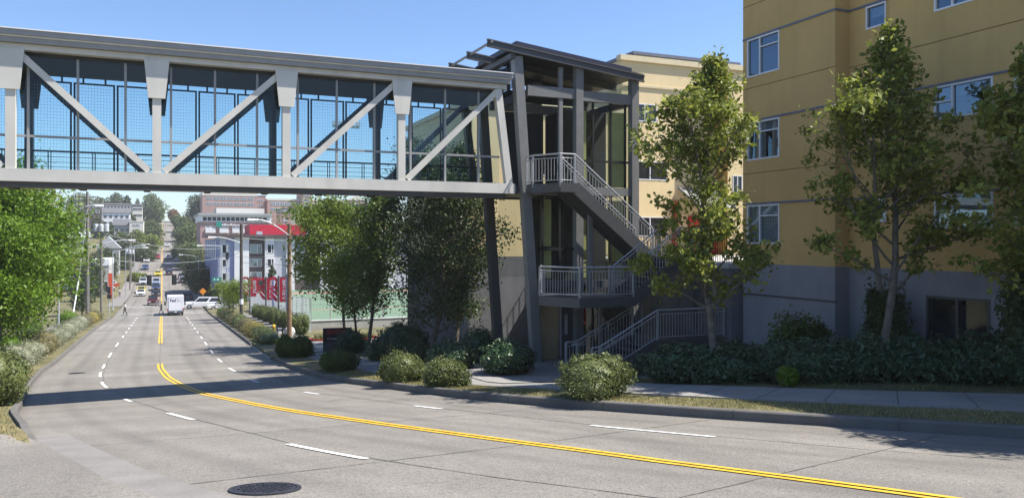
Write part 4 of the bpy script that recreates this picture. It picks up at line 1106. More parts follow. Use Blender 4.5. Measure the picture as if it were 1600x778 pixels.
for i, a in enumerate((
    ('shade_tree', 'dark tree right of the wooden utility pole', 128, 408, 112, 42, L_fard, 4200, 'round'),
    ('shade_tree', 'dark tree behind the wooden pole at the corner', 148, 392, 150, 36, L_fard, 4200, 'round'),
    ('shade_tree', 'light tree above the pale gable house on the left', 118, 360, 170, 46, L_farl, 4200, 'round'),
    ('shade_tree', 'dark tree by the car park left of the far road', 190, 404, 235, 34, L_fard, 3800, 'round'),
    ('shade_tree', 'lime tree over the parked cars left of the far road', 212, 428, 205, 24, L_farl, 3200, 'round'),
    ('shade_tree', 'dark mass tree beside the far road on the left', 222, 388, 260, 44, L_fard, 4200, 'round'),
    ('shade_tree', 'lime tree halfway up the left of the far road', 234, 368, 300, 36, L_farl, 4200, 'round'),
    ('shade_tree', 'green tree below the skyline left of the far road', 236, 345, 345, 40, L_far, 4200, 'round'),
    ('conifer_tree', 'tall green skyline tree left of the road crest', 238, 302, 430, 40, L_far, 5000, 'tall'),
    ('shade_tree', 'pale skyline tree just left of the road crest', 246, 316, 440, 22, L_farl, 3600, 'tall'),
    ('shade_tree', 'small reddish tree at the road crest', 271, 327, 470, 17, leaf_mat('reddish_leaves', (.2, .11, .05), (.3, .18, .07), .25), 2600, 'round'),
    ('shade_tree', 'large round dark tree left of the brick hospital', 309, 302, 400, 42, L_fard, 5200, 'round'),
    ('shade_tree', 'wide green tree right of the far road, upper', 286, 338, 350, 34, L_far, 4600, 'round'),
    ('shade_tree', 'light green tree right of the far road, middle', 296, 352, 300, 48, L_far, 5200, 'round'),
    ('shade_tree', 'green tree between far road and corrugated facade', 300, 378, 240, 46, L_far, 5200, 'round'),
    ('shade_tree', 'dark tree at the parked dark car right of the far road', 306, 402, 186, 50, L_fard, 5200, 'round'),
    ('shade_tree', 'darker tree against the corner of the corrugated facade', 315, 412, 165, 36, L_fard, 4800, 'round'),
    ('skyline_tree', 'broad dark tree on the left skyline', 182, 301, 470, 30, L_fard, 3600, 'round'),
    ('skyline_tree', 'narrow dark tree on the left skyline beside the broad one', 199, 304, 470, 14, L_fard, 2200, 'tall'),
    ('skyline_tree', 'green skyline tree left of the broad dark one', 156, 308, 480, 26, L_far, 3000, 'round'),
    ('skyline_tree', 'mixed skyline tree behind the tall wooden pole', 126, 302, 450, 50, L_far, 4200, 'round'),
    ('skyline_tree', 'faint small skyline tree above the flat roofed block', 215, 309, 560, 10, L_far, 1500, 'tall'),
    ('shade_tree', 'dark tree below the transformers on the left', 165, 384, 200, 40, L_fard, 4200, 'round'),
    ('shade_tree', 'dark tree in front of the long flat roofed block', 115, 326, 330, 46, L_fard, 4200, 'round'),
    ('shade_tree', 'green tree between the white and grey houses', 178, 348, 330, 22, L_far, 2600, 'round'),
    ('shade_tree', 'green tree in front of the red roof block and white annex', 476, 333, 250, 30, L_far, 3600, 'round'),
    ('conifer_tree', 'small conifer in front of the brown and white facade', 425, 412, 118, 34, L_fard, 4200, 'cone'),
    ('shade_tree', 'green tree far left edge behind the rowan', 60, 330, 180, 90, L_far, 5200, 'round'),
    ('shade_tree', 'green tree before the left half of the long flat roofed block', 150, 326, 425, 20, L_far, 3000, 'round'),
    ('shade_tree', 'green tree right of the white townhouses', 206, 334, 385, 16, L_fard, 2600, 'round'),
    ('shade_tree', 'green tree left of the white townhouses', 153, 338, 350, 22, L_fard, 3000, 'round'),
    ('shade_tree', 'light tree below the cream flat roofed house', 214, 358, 290, 30, L_farl, 3600, 'round'),
    ('shade_tree', 'green tree below the grey house with a dark roof', 188, 362, 290, 26, L_far, 3400, 'round'),
    ('shade_tree', 'dark tree right of the pale gable house', 196, 376, 262, 26, L_fard, 3400, 'round'),
    ('shade_tree', 'green street tree beside the road crest on the right', 276, 336, 440, 16, L_far, 2600, 'tall'),
    ('shade_tree', 'dark street tree right of the parked cars on the hill', 282, 384, 275, 30, L_fard, 3800, 'round'),
    ('shade_tree', 'green street tree left of the red car on the hill', 229, 398, 280, 26, L_far, 3400, 'round'),
    ('shade_tree', 'tree left of the pale gable house', 95, 345, 230, 50, L_fard, 4200, 'round'))):
    far_tree(a[0], a[1], a[2], a[3], a[4], a[5], a[6], a[7], 200+i, a[8], None, FT)
# ------------------------------------------------------------------ street furniture
def util_pole(label, x, y, top, mat, r=.15, arms=(), cans=0, grp='wooden utility poles'):
    z = H(x, y); T = thing('utility_pole', label, 'utility pole', (x, y, z), 0, grp)
    MB().tube([(0, 0, -.3), (0, 0, (top-z)*.5), (0, 0, top-z)], [r, r*.88, r*.72], 12).build('shaft', mat, T)
    for dz in arms:
        b = MB().box(-1.2, 1.2, .1, .2, top-z-dz-.06, top-z-dz+.06).build('crossarm', m_woodgr, T)
        q = MB()
        for k in (-1.1, -.7, .7, 1.1): q.lathe([(.03, 0), (.06, .05), (.03, .1), (.05, .15), (0, .18)], 8, (k, .15, top-z-dz+.06))
        q.build('insulator', m_can, b)
    for k in range(cans):
        c = MB(); cx = (-.62, .0, .62)[k]; cy = (-.1, -.36, -.1)[k]; cz = top-z-2.9
        c.lathe([(0, 0), (.26, 0), (.28, .05), (.28, .85), (.24, .95), (0, 1.0)], 14, (cx, cy, cz)); cc = c.build('transformer', m_can, T)
        MB().lathe([(.04, 1.0), (.06, 1.06), (.03, 1.15), (.05, 1.2), (0, 1.26)], 8, (cx+.08, cy, cz)).build('bushing', m_wooddk, cc)
    return T
P1 = util_pole('tall weathered utility pole with two crossarms at the left corner', -8.0, 105, 5.6, m_woodgr, .2, (.6, 1.0))
MB().beam((.19, -.1, 0), (.19, -.1, 5.5), .06, .06).build('conduit', m_galv, P1)
P2 = util_pole('utility pole carrying three grey transformers on the left', -7.3, 117, 4.0, m_woodgr, .16, (), 3)
P3 = util_pole('far utility pole with three small transformers left of the far road', -6.9, 205, -1.2+.9, m_woodgr, .15, (.3,), 3)
P4 = util_pole('dark utility pole with a white notice on the right verge', 7.75, 90.3, 1.7, m_wooddk, .2, ())
MB().lathe([(.2, 0), (.2, .55)], 14, (0, 0, 2.0)).build('notice_band', m_white, P4)
P5 = util_pole('brown wooden utility pole beside the driveway and field fence', 9.1, 64.4, 1.25, m_wood, .19, ())
P6 = util_pole('thin far utility pole in front of the hillside houses', -7.2, 222, 1.5, m_woodgr, .14, (.4,))
stay = thing('pole_stay', 'white guy wire guard leaning beside the wooden pole', 'guy guard', (-9.1, 99, H(-9.1, 99)))
MB().tube([(0, 0, 0), (.55, 2.5, 5.2)], .07).build('guard', m_white, stay); MB().tube([(.55, 2.5, 5.2), (1.1, 5.9, 13)], .02).build('wire', m_cablel, stay)
def lamp(label, x, y, top, arm, mat=m_galv, pole=True, z=None, r=.09, rise=.8, grp='street lamps with curved arms'):
    """arm = (dx, dy) reach of the arm"""
    z = H(x, y) if z is None else z; T = thing('street_lamp', label, 'street lamp', (x, y, z), 0, grp)
    h = top-z
    if pole: MB().tube([(0, 0, -.2), (0, 0, h)], [r, r*.6], 10).build('pole', mat, T); MB().lathe([(r*1.8, 0), (r*1.8, .25), (r, .3)], 10).build('base', mat, T)
    dx, dy = arm; pts = [(dx*t, dy*t, h+rise*math.sin(t*math.pi*.5)) for t in np.linspace(0, 1, 9)]
    MB().tube(pts, [r*.6]*8+[r*.45], 8).build('arm', mat, T)
    L = math.hypot(dx, dy); u = Vector((dx/L, dy/L, 0)); e = Vector(pts[-1]); s = Vector((-u.y, u.x, 0))
    hd = MB()
    q = [e-u*.1, e+u*.55]
    hd.hexa([e-u*.1-s*.07-Vector((0, 0, .05)), e+u*.75-s*.14-Vector((0, 0, .07)), e+u*.75+s*.14-Vector((0, 0, .07)), e-u*.1+s*.07-Vector((0, 0, .05)), e-u*.1-s*.05+Vector((0, 0, .06)), e+u*.7-s*.09+Vector((0, 0, .08)), e+u*.7+s*.09+Vector((0, 0, .08)), e-u*.1+s*.05+Vector((0, 0, .06))])
    ho = hd.build('lamp_head', m_white, T)
    MB().lathe([(0, -.1), (.1, -.07), (.12, 0)], 10, tuple(e+u*.45-Vector((0, 0, .07)))).build('lens', m_lampw, ho)
lamp('tall silver street lamp arching over the large left tree', -8.9, 85.5, 1.7, (3.0, .6), rise=1.6)
lamp('silver street lamp with arm reaching right at the left corner', -7.1, 139, -1.9, (4.3, .6), rise=.7)
lamp('lamp arm bracketed to the tall wooden pole at the left corner', -7.9, 105.3, -.9, (4.2, .9), pole=False, rise=.9)
lamp('lamp arm bracketed to the dark utility pole on the right', 7.6, 90.2, -.3, (-2.5, -.4), pole=False, rise=.6, z=H(7.75, 90.3))
lamp('lamp arm bracketed to the brown pole beside the driveway', 9.0, 64.3, .4, (-2.4, -.5), pole=False, rise=1.15, z=H(9.1, 64.4))
lamp('silver street lamp pole at the right corner with the green sign', 7.9, 124, -.9, (-2.6, .2), rise=.1, r=.13)
lamp('far silver street lamp left of the far road', -6.9, 181, -1.7, (3.0, .3), rise=.6)
lamp('farther silver street lamp on the left of the climbing road', -6.9, 238, -1.6, (3.0, .2), rise=.5)
lamp('silver street lamp at the dark trees right of the far road', 6.8, 176, -6.5+3, (-3.0, .2), rise=.5)
# thin silver twin pole at the right corner
t = thing('signal_pole', 'second silver pole close beside the corner lamp pole', 'pole', (8.35, 119.5, H(8.35, 119.5)))
MB().tube([(0, 0, -.2), (0, 0, 9.6)], [.12, .08], 10).build('pole', m_galv, t); MB().box(-.2, .2, -.15, .15, 7.6, 8.6).build('signal_box', m_black, t)
# green street-name sign on the corner pole
t = thing('street_sign', 'green street name sign on the silver corner pole', 'sign', (7.2, 123.7, -5.7))
MB().box(-.62, .62, -.02, .02, -.3, .3).build('plate', m_sign, t)
b = MB(); b.box(-.36, -.2, -.03, -.021, -.12, .12); b.box(.05, .2, -.03, -.021, -.12, .08); b.box(.22, .34, -.03, -.021, -.12, .12); b.build('lettering', m_white, t)
MB().box(.62, .75, -.03, .03, -.05, .05).build('bracket', m_galv, t)
t = thing('warning_sign', 'orange diamond warning sign under the dark corner tree', 'sign', (6.6, 152.7, H(6.6, 152.7)))
MB().box(-.03, .03, -.03, .03, 0, 2.2).build('post', m_galv, t)
MB().prism([(0, -.04, 1.45), (.62, -.04, 2.07), (0, -.04, 2.69), (-.62, -.04, 2.07)], (0, .02, 0)).build('plate', m_orange, t)
# signals hung over the road
def signal(label, x, y, z):
    t = thing('traffic_signal', label, 'traffic signal', (x, y, z), 0, 'traffic signals hung over the road')
    MB().box(-.2, .2, -.14, .14, -.6, .6).build('housing', m_black, t); MB().box(-.32, .32, .0, .03, -.75, .75).build('backplate', m_black, t)
    for k, c in ((.38, m_lampr), (0, m_orange), (-.38, m_sign)):
        MB().tube([(0, .141, k), (0, .32, k)], .13, 10).build('visor', m_black, t)
    MB().tube([(0, 0, .6), (0, 0, 1.05)], .03, 6).build('hanger', m_galv, t)
signal('black traffic signal hanging over the oncoming lane', -1.75, 126, -5.75); signal('black traffic signal hanging over the lane ahead', 1.55, 126, -5.75)
t = thing('signal_pole', 'pedestrian signal pole with dark heads at the left corner', 'pole', (-6.9, 126, H(-6.9, 126)))
MB().tube([(0, 0, -.1), (0, 0, 4.2)], .06).build('pole', m_galv, t); MB().box(-.25, .3, -.15, .15, 2.4, 3.0).build('pedestrian_signal', m_black, t); MB().box(-.2, .2, -.15, .15, 3.1, 4.1).build('signal_head', m_black, t)
# wires
def wire(label, a, b, sag=.8, r=.022, mat=m_cable, grp='overhead wires across the street'):
    a = Vector(a); b = Vector(b); pts = []
    for t in np.linspace(0, 1, 15):
        p = a.lerp(b, t); p.z -= sag*4*t*(1-t); pts.append(p-a)
    o = MB().tube(pts, r, 5).build('overhead_wire', mat); o.location = a
    tag(o, label, 'wire', grp)
wire('span wire carrying the two traffic signals', (-7.3, 125.8, -3.9), (7.9, 126.2, -3.9), .6, .025)
wire('upper wire from the transformer pole to the right corner pole', (-7.3, 117, 1.0), (7.9, 124, -1.2), .9, .022, m_cablel)
wire('second wire from the transformer pole to the right corner pole', (-7.3, 117, -2.4), (7.9, 124, -2.6), .7, .022, m_cablel)
wire('top wire running along the left poles', (-8.0, 105, 4.6), (-6.9, 205, -.6), 1.6, .022)
wire('lower wire running along the left poles', (-8.0, 105, 1.4), (-6.9, 205, -2.5), 1.6, .022)
wire('wire from the dark right pole to the brown pole', (7.75, 90.3, .6), (9.1, 64.4, .6), .5, .02)
wire('wire from the dark right pole to the right corner', (7.75, 90.3, -1.0), (7.9, 124, -2.0), .6, .02)
wire('wire across the apartment facade from the corner pole', (7.9, 124, -2.5), (40, 140, -1.0), .6, .022)
wire('upper wire across the apartment facade', (7.75, 90.3, .2), (38, 128, 1.0), .7, .022, m_cablel)
wire('lower wire across the apartment facade', (7.75, 90.3, -2.4), (38, 120, -3.0), .7, .022)
wire('wire crossing the far road behind the signals', (-6.9, 205, -2.), (9, 190, -3), .8, .03)
wire('second wire crossing the far road behind the signals', (-6.9, 205, -4.), (9, 190, -5), .8, .03)
wire('wire from the left lamp pole to the wooden pole', (-8.0, 105, -2.6), (-7.1, 139, -3.4), .6, .02)
# field: turf, red edge, low wall, fence, banners, post
FZ = -7.75
struct(MB().box(13.0, 60, 72.6, 126, FZ-4, FZ).build('sports_field', m_turf))
mb = MB(); mb.box(13.0, 60, 118, 120, FZ, FZ+.012); mb.box(15, 60, 90, 90.4, FZ, FZ+.012); struct(mb.build('running_track', m_track))
t = thing('field_wall', 'low grey concrete wall at the near end of the sports field', 'wall', (20, 70, FZ-.7))
MB().box(-9.2, 30, 2.2, 2.55, -.6, 1.25).build('wall', m_conc, t)
MB().box(-9.25, 30, 2.15, 2.6, 1.251, 1.31).build('coping', m_white, t)
T = thing('chain_fence', 'grey chain link fence along the street side of the sports field', 'fence', (11.4, 68, H(11.4, 68)))
def zf(y): return H(11.3, y)-H(11.4, 68)
b = MB()
ys = list(np.arange(0, 55, 2.6))
for y in ys: b.tube([(0, y, zf(68+y)-.2), (0, y, zf(68+y)+2.9)], .035, 6)
b.tube([(0, y, zf(68+y)+2.9) for y in ys], .025, 5); b.build('post_frame', m_galv, T)
b = MB()
for y in np.arange(0, 52, .22):
    z = zf(68+y); b.beam((0, y, z), (0, y+1.4, zf(68+y+1.4)+2.85), .012, .012); b.beam((.012, y+1.4, zf(68+y+1.4)), (.012, y, z+2.85), .012, .012)
b.build('mesh', m_galv, T)
T = thing('chain_fence', 'grey panel fence across the near end of the sports field', 'fence', (11.4, 72.3, FZ))
b = MB()
for x in np.arange(0, 24, 2.4): b.box(x-.05, x+.05, -.05, .05, 0, 2.6)
b.box(0, 24, -.03, .03, 2.5, 2.58); b.box(0, 24, -.03, .03, .55, .63); b.build('post_frame', m_galv, T)
b = MB()
for x in np.arange(0, 24, .3): b.box(x-.008, x+.008, -.008, .008, .63, 2.5)
b.build('mesh', m_galv, T)
def banner_pole(label, x, y, word, sc=1., left=True):
    z = H(x, y); T = thing('banner_pole', label, 'banner pole', (x, y, z), R(-12), 'red banner poles along the field fence')
    MB().tube([(0, 0, -.1), (0, 0, 4.9*sc)], .09, 10).build('pole', m_dark, T)
    z0, z1 = 2.35*sc, 4.75*sc
    bn = MB().box(.1, .98*sc, -.012, .012, z0, z1).build('banner', m_banner, T)
    text_mesh(word, .52*sc, m_white, 'lettering', bn, (.55*sc, -.02, (z0+z1)/2), (R(90), R(90), 0), .004, .8, .012)
    if left:
        # flowing red half banner with curved cut-outs
        def cv(pts): return [(p[0]*sc, -.012, z0+p[1]*(z1-z0)) for p in pts]
        s = MB()
        s.prism(cv([(-.1, 0), (-.35, .03), (-.62, .2), (-.85, .42), (-.6, .36), (-.3, .22), (-.1, .14)]), (0, .024, 0))
        s.prism(cv([(-.1, .18), (-.4, .34), (-.75, .5), (-.95, .58), (-.7, .57), (-.35, .45), (-.1, .36)]), (0, .024, 0))
        s.prism(cv([(-.1, .4), (-.4, .53), (-.8, .66), (-.98, .74), (-.95, .92), (-.82, .7), (-.5, .63), (-.28, .7), (-.1, .7)]), (0, .024, 0))
        s.prism(cv([(-.98, .75), (-.96, .95), (-.7, 1.03), (-.3, 1.02), (-.1, .96), (-.1, .71), (-.27, .71), (-.25, .86), (-.55, .94), (-.8, .88), (-.84, .74)]), (0, .024, 0))
        s.build('banner', m_banner, T)
    b = MB(); b.box(-.1, 1.0*sc, -.02, .02, z1+.01, z1+.05); b.box(.05, 1.0*sc, -.02, .02, z0-.05, z0-.01); b.build('bracket', m_dark, T)
banner_pole('nearest red banner pole, lettered banner right beside the brown pole', 10.55, 82, 'SEATTLE U')
banner_pole('middle red banner pole with flowing left banner', 10.6, 93, 'SEATTLE U')
banner_pole('far red banner pole partly behind the dark utility pole', 10.6, 111, 'SEATTLE', 1.05)
for y, lab in ((87.5, 'plain grey post between the two nearer banner poles'), (77.5, 'plain grey post right of the nearest red banner')):
    t = thing('grey_post', lab, 'post', (10.75, y, H(10.75, y)), 0, 'plain grey posts along the fence'); MB().tube([(0, 0, -.1), (0, 0, 4.9)], .13, 10).build('shaft', m_bluegrey, t); MB().lathe([(.14, 4.9), (.1, 5.0), (0, 5.03)], 10).build('cap', m_dark, t)
t = thing('floodlight_mast', 'tall pale floodlight mast rising beside the slim tree', 'mast', (20.2, 96, FZ))
MB().tube([(0, 0, 0), (0, 0, 22)], [.22, .13], 12).build('mast', m_galv, t); MB().box(-1.6, 1.6, -.1, .1, 21.2, 21.4).build('crossbar', m_galv, t)
b = MB()
for k in (-1.4, -.7, 0, .7, 1.4): b.box(k-.25, k+.25, -.4, -.1, 21.4, 21.9)
b.build('floodlight', m_galv, t)
t = thing('floodlight_mast', 'thin far floodlight mast in front of the grey tower block', 'mast', (55.2, 205, -12))
MB().tube([(0, 0, 0), (0, 0, 22)], [.22, .13], 12).build('mast', m_galv, t); MB().box(-1.8, 1.8, -.1, .1, 21.2, 21.5).build('crossbar', m_white, t)
# sign board, bollards, hydrant
x, y = 9.1, 45.6
T = thing('sign_board', 'dark red university sign board in shade behind the kerb shrub', 'sign', (x, y, H(x, y)), R(-8))
MB().box(-.8, .8, -.1, .1, .1, .62).build('base', m_dark, T); pn = MB().box(-.8, .8, -.11, .11, .625, 1.4).build('panel', M('maroon_panel', (.045, .008, .012), .5), T)
text_mesh('SEATTLE U', .3, m_red, 'lettering', pn, (.05, -.115, 1.18), (R(90), 0, 0), .004, .9, .004)
b = MB(); rr = random.Random(4); cx = -.55
while cx < .35:
    w = rr.uniform(.04, .09); b.box(cx, cx+w, -.118, -.111, .76, .86); cx += w+.025+(rr.random() < .2)*.06
b.build('small_lettering', m_lgrey, pn)
for x, lab in ((7.95, 'left of two short black bollards at the driveway'), (8.35, 'right of two short black bollards at the driveway')):
    o = MB().lathe([(.06, 0), (.06, .75), (.07, .76), (.07, .82), (0, .86)], 10).build('bollard', m_black); o.location = (x, 62.6, H(x, 62.6)); tag(o, lab, 'bollard', 'black bollards at the driveway')
x, y = 8.55, 69.5
T = thing('fire_hydrant', 'yellow and black fire hydrant among the golden shrubs', 'fire hydrant', (x, y, H(x, y)))
MB().lathe([(.17, 0), (.17, .05), (.12, .07), (.12, .55), (.15, .57), (.15, .62), (.1, .72), (.03, .76), (0, .8)], 14).build('barrel', m_yel, T)
b = MB(); b.tube([(-.22, 0, .45), (.22, 0, .45)], .06); b.tube([(0, -.24, .4), (0, 0, .4)], .075); b.build('nozzle_cap', m_black, T)
T = thing('boulder', 'pale rounded boulder beside the foot of the brown pole', 'boulder', (9.35, 66.0, H(9.35, 66)))
MB().lathe([(0, .7), (.25, .67), (.38, .55), (.45, .3), (.45, .1), (.4, -.1)], 12).build('rock', m_conc, T, smooth=True)
T = thing('planting_island', 'small island with red kerb and low grass beside the driveway', 'planting island', (12.2, 58.8, H(12.2, 58.8)))
MB().lathe([(0, .12), (1, .12), (1.02, .1), (1.02, -.05)], 24).build('soil', m_ground, T).scale = (2.3, .9, 1)
MB().lathe([(1.03, -.05), (1.03, .16), (1.1, .16), (1.1, -.05)], 24).build('red_kerb', m_red, T).scale = (2.3, .9, 1)
n = 1500; a = rg.uniform(0, 6.28, n); q = np.sqrt(rg.uniform(0, 1, n))
V, F = blades(np.stack([np.cos(a)*q*2.2, np.sin(a)*q*.85, np.full(n, .12)], 1), .35, .02); mesh_np('low_grass', V, F, L_lawn, T)
# ------------------------------------------------------------------ vehicles (front towards +y of the thing)
def wheel(T, x, y, r, w=.2):
    s = 1 if x > 0 else -1
    def disc(r0, r1, x0, x1):
        b = MB(); n = 18
        for k in range(n):
            a, c = 2*math.pi*k/n, 2*math.pi*(k+1)/n
            q = lambda an, rr, xx: (xx, y+rr*math.cos(an), r+rr*math.sin(an))
            b.quad(q(a, r0, x1), q(c, r0, x1), q(c, r1, x1), q(a, r1, x1)); b.quad(q(a, r1, x0), q(c, r1, x0), q(c, r1, x1), q(a, r1, x1))
            b.quad(q(a, r0, x0), q(c, r0, x0), q(c, r1, x0), q(a, r1, x0))
        return b
    t = disc(r*.55, r, x-s*w, x).build('wheel', m_tyre, T)
    disc(0, r*.56, x-s*w*.8, x-s*.02).build('rim', m_rim, t)
def car(label, x, y, rz, col, kind='sedan', grp='cars on the road', L=4.5, Wd=1.8, z=None, taxi=False):
    z = g(x, y) if z is None else z
    pitch = math.atan((g(x, y+1)-g(x, y-1))/2)*math.cos(rz)
    T = thing({'suv': 'sport_utility_car', 'pickup': 'pickup_truck'}.get(kind, 'parked_car' if 'parked' in label else 'car'), label, 'car', (x, y, z), rz, grp)
    T.rotation_euler = (pitch, 0, rz)
    paint = M('car_paint', col, .25, .1, var=.02, spec=.6)
    h = L/2; hw = Wd/2
    if kind == 'sedan': low = [(-h, .35), (-h, .85), (-h+.15, .98), (-h*.5, 1.0), (h*.35, .98), (h*.9, .82), (h, .68), (h, .3)]; cab = [(-h*.72, .98), (-h*.4, 1.42), (h*.12, 1.45), (h*.48, .97)]
    elif kind == 'suv': low = [(-h, .4), (-h, .98), (-h*.6, 1.08), (h*.35, 1.08), (h*.9, .98), (h, .85), (h, .38)]; cab = [(-h*.97, 1.05), (-h*.86, 1.66), (h*.08, 1.72), (h*.44, 1.06)]
    else: low = [(-h, .45), (-h, 1.08), (h*.3, 1.12), (h*.92, 1.06), (h, .92), (h, .42)]; cab = [(-h*.99, 1.08), (-h*.97, 1.72), (h*.12, 1.82), (h*.4, 1.1)]
    b = MB()
    # lower body: rounded section in 5 stations across
    st = [(-hw, .06), (-hw*.93, .0), (hw*.93, .0), (hw, .06)]
    secs = []
    for xx, ins in st:
        cy = 0; secs.append([(xx, yy*(1-ins*.25), zz-(ins*.9 if zz > .7 else -ins*.6)) for yy, zz in low])
    n = len(low)
    for s0, s1 in zip(secs, secs[1:]):
        for i in range(n):
            j = (i+1) % n; b.quad(s0[i], s0[j], s1[j], s1[i])
    b.add(secs[0], [tuple(range(n))]); b.add(secs[-1], [tuple(reversed(range(n)))])
    body = b.build('body', paint, T)
    c = MB(); ti = .8
    lo, hi = [(p, hw*(.93 if k in (0, 3) else ti)) for k, p in enumerate(cab)], None
    Lp = [(-w, yy, zz) for (yy, zz), w in lo]; Rp = [(w, yy, zz) for (yy, zz), w in lo]
    c.add(Lp+Rp, [(0, 1, 2, 3), (7, 6, 5, 4), (1, 5, 6, 2)])
    for i, j in ((0, 1), (2, 3)): c.quad(Lp[i], Lp[j], Rp[j], Rp[i])
    c.build('cabin', paint, T)
    def inset(p, k=.86):
        m = sum((Vector(v) for v in p), Vector())/4; return [m+(Vector(v)-m)*k for v in p]
    def pane(p, name, d):
        q = [v+Vector(d) for v in inset(p)]; MB().quad(*q).build(name, m_wind, T)
    pane([Lp[2], Lp[3], Rp[3], Rp[2]], 'windshield', (0, .03, .02)); pane([Lp[0], Lp[1], Rp[1], Rp[0]], 'rear_window', (0, -.03, .01))
    for s, P in ((-1, Lp), (1, Rp)):
        a0, a1, a2, a3 = [Vector(v) for v in P]
        m0 = a0.lerp(a3, .5); m1 = a1.lerp(a2, .45)
        pane([a0, m0, m1, a1], 'side_window', (s*.02, 0, .01)); pane([m0, a3, a2, m1], 'side_window', (s*.02, 0, .01))
    r = .33 if kind == 'sedan' else .38
    for xx in (-hw-.015, hw+.015):
        for yy in (-h*.6, h*.6): wheel(T, xx, yy, r)
    for s in (-1, 1):
        MB().box(s*hw*.66-.2, s*hw*.66+.2, h-.02, h+.03, .6, .76).build('headlight', m_lampw, T)
        MB().box(s*hw*.7-.16, s*hw*.7+.16, -h-.03, -h+.02, .66, .86).build('tail_light', m_lampr, T)
        MB().box(s*(hw+.02)-.08, s*(hw+.02)+.08, h*.36, h*.42, .98, 1.1).build('side_mirror', paint, T)
    g_ = MB(); g_.box(-hw*.4, hw*.4, h, h+.03, .42, .7); g_.build('grille', m_black, T)
    MB().box(-hw*.9, hw*.9, -h-.05, -h-.002, .38, .56).build('bumper', m_dark, T)
    MB().box(-.25, .25, -h-.04, -h-.005, .68, .8).build('licence_plate', m_white, T)
    if taxi: MB().box(-.3, .3, -.15, .15, 1.46, 1.6).build('roof_sign', m_white, T)
    return T
PI = math.pi
def step_van():
    x, y = 1.7, 124.5
    T = thing('delivery_van', 'white box delivery van seen from behind in the lane ahead', 'delivery van', (x, y, g(x, y)))
    T.rotation_euler = (math.atan((g(x, y+2)-g(x, y-2))/4), 0, 0)
    b = MB(); b.box(-1.08, 1.08, -1.6, 3.6, .62, 2.82); b.prism([(-1.0, 3.6, .6), (-1.0, 5.0, .6), (-1.0, 5.0, 1.3), (-1.0, 4.5, 1.45), (-1.0, 3.9, 2.5), (-1.0, 3.6, 2.6)], (2.0, 0, 0)); b.build('body', m_white, T)
    d = MB(); d.box(-.86, .86, -1.64, -1.602, .72, 2.55); dd = d.build('rear_door', m_white, T)
    f = MB()
    for a in (-.9, .862): f.box(a, a+.038, -1.655, -1.602, .7, 2.6)
    f.box(-.862, .862, -1.655, -1.602, 2.56, 2.62); f.build('door_frame', m_lgrey, T)
    purple = M('purple_lettering', (.07, .02, .14), .5)
    text_mesh('Fed', .56, purple, 'lettering', dd, (-.34, -1.65, 2.15), (R(90), 0, 0), .004, .95, .012)
    text_mesh('Ex', .56, m_lgrey, 'lettering', dd, (.42, -1.65, 2.15), (R(90), 0, 0), .004, .95, .012)
    MB().box(-1.05, 1.05, -1.85, -1.62, .4, .62).build('bumper', m_dark, T)
    MB().box(-.16, .16, -1.87, -1.851, .48, .6).build('licence_plate', m_white, T)
    for xx in (-1.02, 1.02):
        for yy in (-.5, 3.9): wheel(T, xx, yy, .42, .3)
        s = 1 if xx > 0 else -1
        MB().box(xx-.06, xx+.06, -1.63, -1.604, .7, 1.05).build('tail_light', m_lampr, T)
        q = MB(); q.box(s*1.1-.02, s*1.36, 3.95, 4.02, 1.5, 1.54) if s > 0 else q.box(-1.36, -1.08, 3.95, 4.02, 1.5, 1.54); q.box(s*1.36-.1, s*1.36+.1, 3.94, 4.06, 1.25, 1.85); q.build('side_mirror', m_black, T)
step_van()
car('white pickup with a canopy crossing the intersection', 5.7, 138.0, PI/2, (.8, .8, .8), 'pickup', 'cars at the intersection', 6.0, 1.95)
car('white car waiting behind the shrubs at the right corner', 8.6, 133.4, PI/2, (.75, .75, .76), 'sedan', 'cars at the intersection', 4.5, 1.8)
car('maroon car waiting at the crosswalk facing the camera', -1.45, 154.5, PI, (.09, .012, .016), 'suv', L=4.4, Wd=1.85)
car('black car second in the oncoming queue', -1.3, 188, PI, (.015, .015, .02), 'sedan')
car('dark blue car third in the oncoming queue', -1.4, 205, PI, (.03, .05, .12), 'suv')
car('silver blue car last in the oncoming queue', -1.4, 217, PI, (.3, .35, .45), 'suv')
car('yellow taxi in the oncoming lane up the hill', -1.2, 243, PI, (.7, .55, .02), 'sedan', taxi=True)
car('dark car following the van lane up the hill, nearer of two', 1.7, 246, 0, (.03, .03, .05), 'suv')
car('dark navy car ahead of the nearer dark car up the hill', 1.7, 262, 0, (.04, .04, .09), 'suv')
car('white car climbing the far hill', 1.8, 294, 0, (.75, .75, .75), 'sedan')
car('red car descending the far hill', -1.6, 296, PI, (.4, .02, .04), 'sedan')
car('small white car higher up the far hill', 1.8, 350, 0, (.75, .75, .75), 'sedan')
car('dark car just below the hill crest', -1.4, 458, PI, (.04, .05, .08), 'suv')
car('pale car behind the dark car at the hill crest', -1.3, 480, PI, (.6, .62, .65), 'suv')
G = 'cars parked along the far kerbs'
car('white parked car at the left kerb past the intersection', -4.3, 191, PI, (.75, .75, .76), 'sedan', G)
car('yellow parked car half behind the white parked car', -4.4, 200, PI, (.7, .58, .05), 'sedan', G)
car('silver parked car on the left kerb', -4.4, 219, PI, (.5, .5, .52), 'suv', G)
car('dark parked car behind the silver one on the left', -4.4, 227, PI, (.06, .06, .07), 'suv', G)
car('yellow parked car farther up on the left', -4.5, 236, PI, (.65, .5, .1), 'sedan', G)
car('dark blue parked car in the tree shade on the right', 4.5, 170, 0, (.02, .025, .06), 'suv', G)
car('white parked van-like car in the shade on the right', 4.7, 222, 0, (.5, .5, .52), 'suv', G)
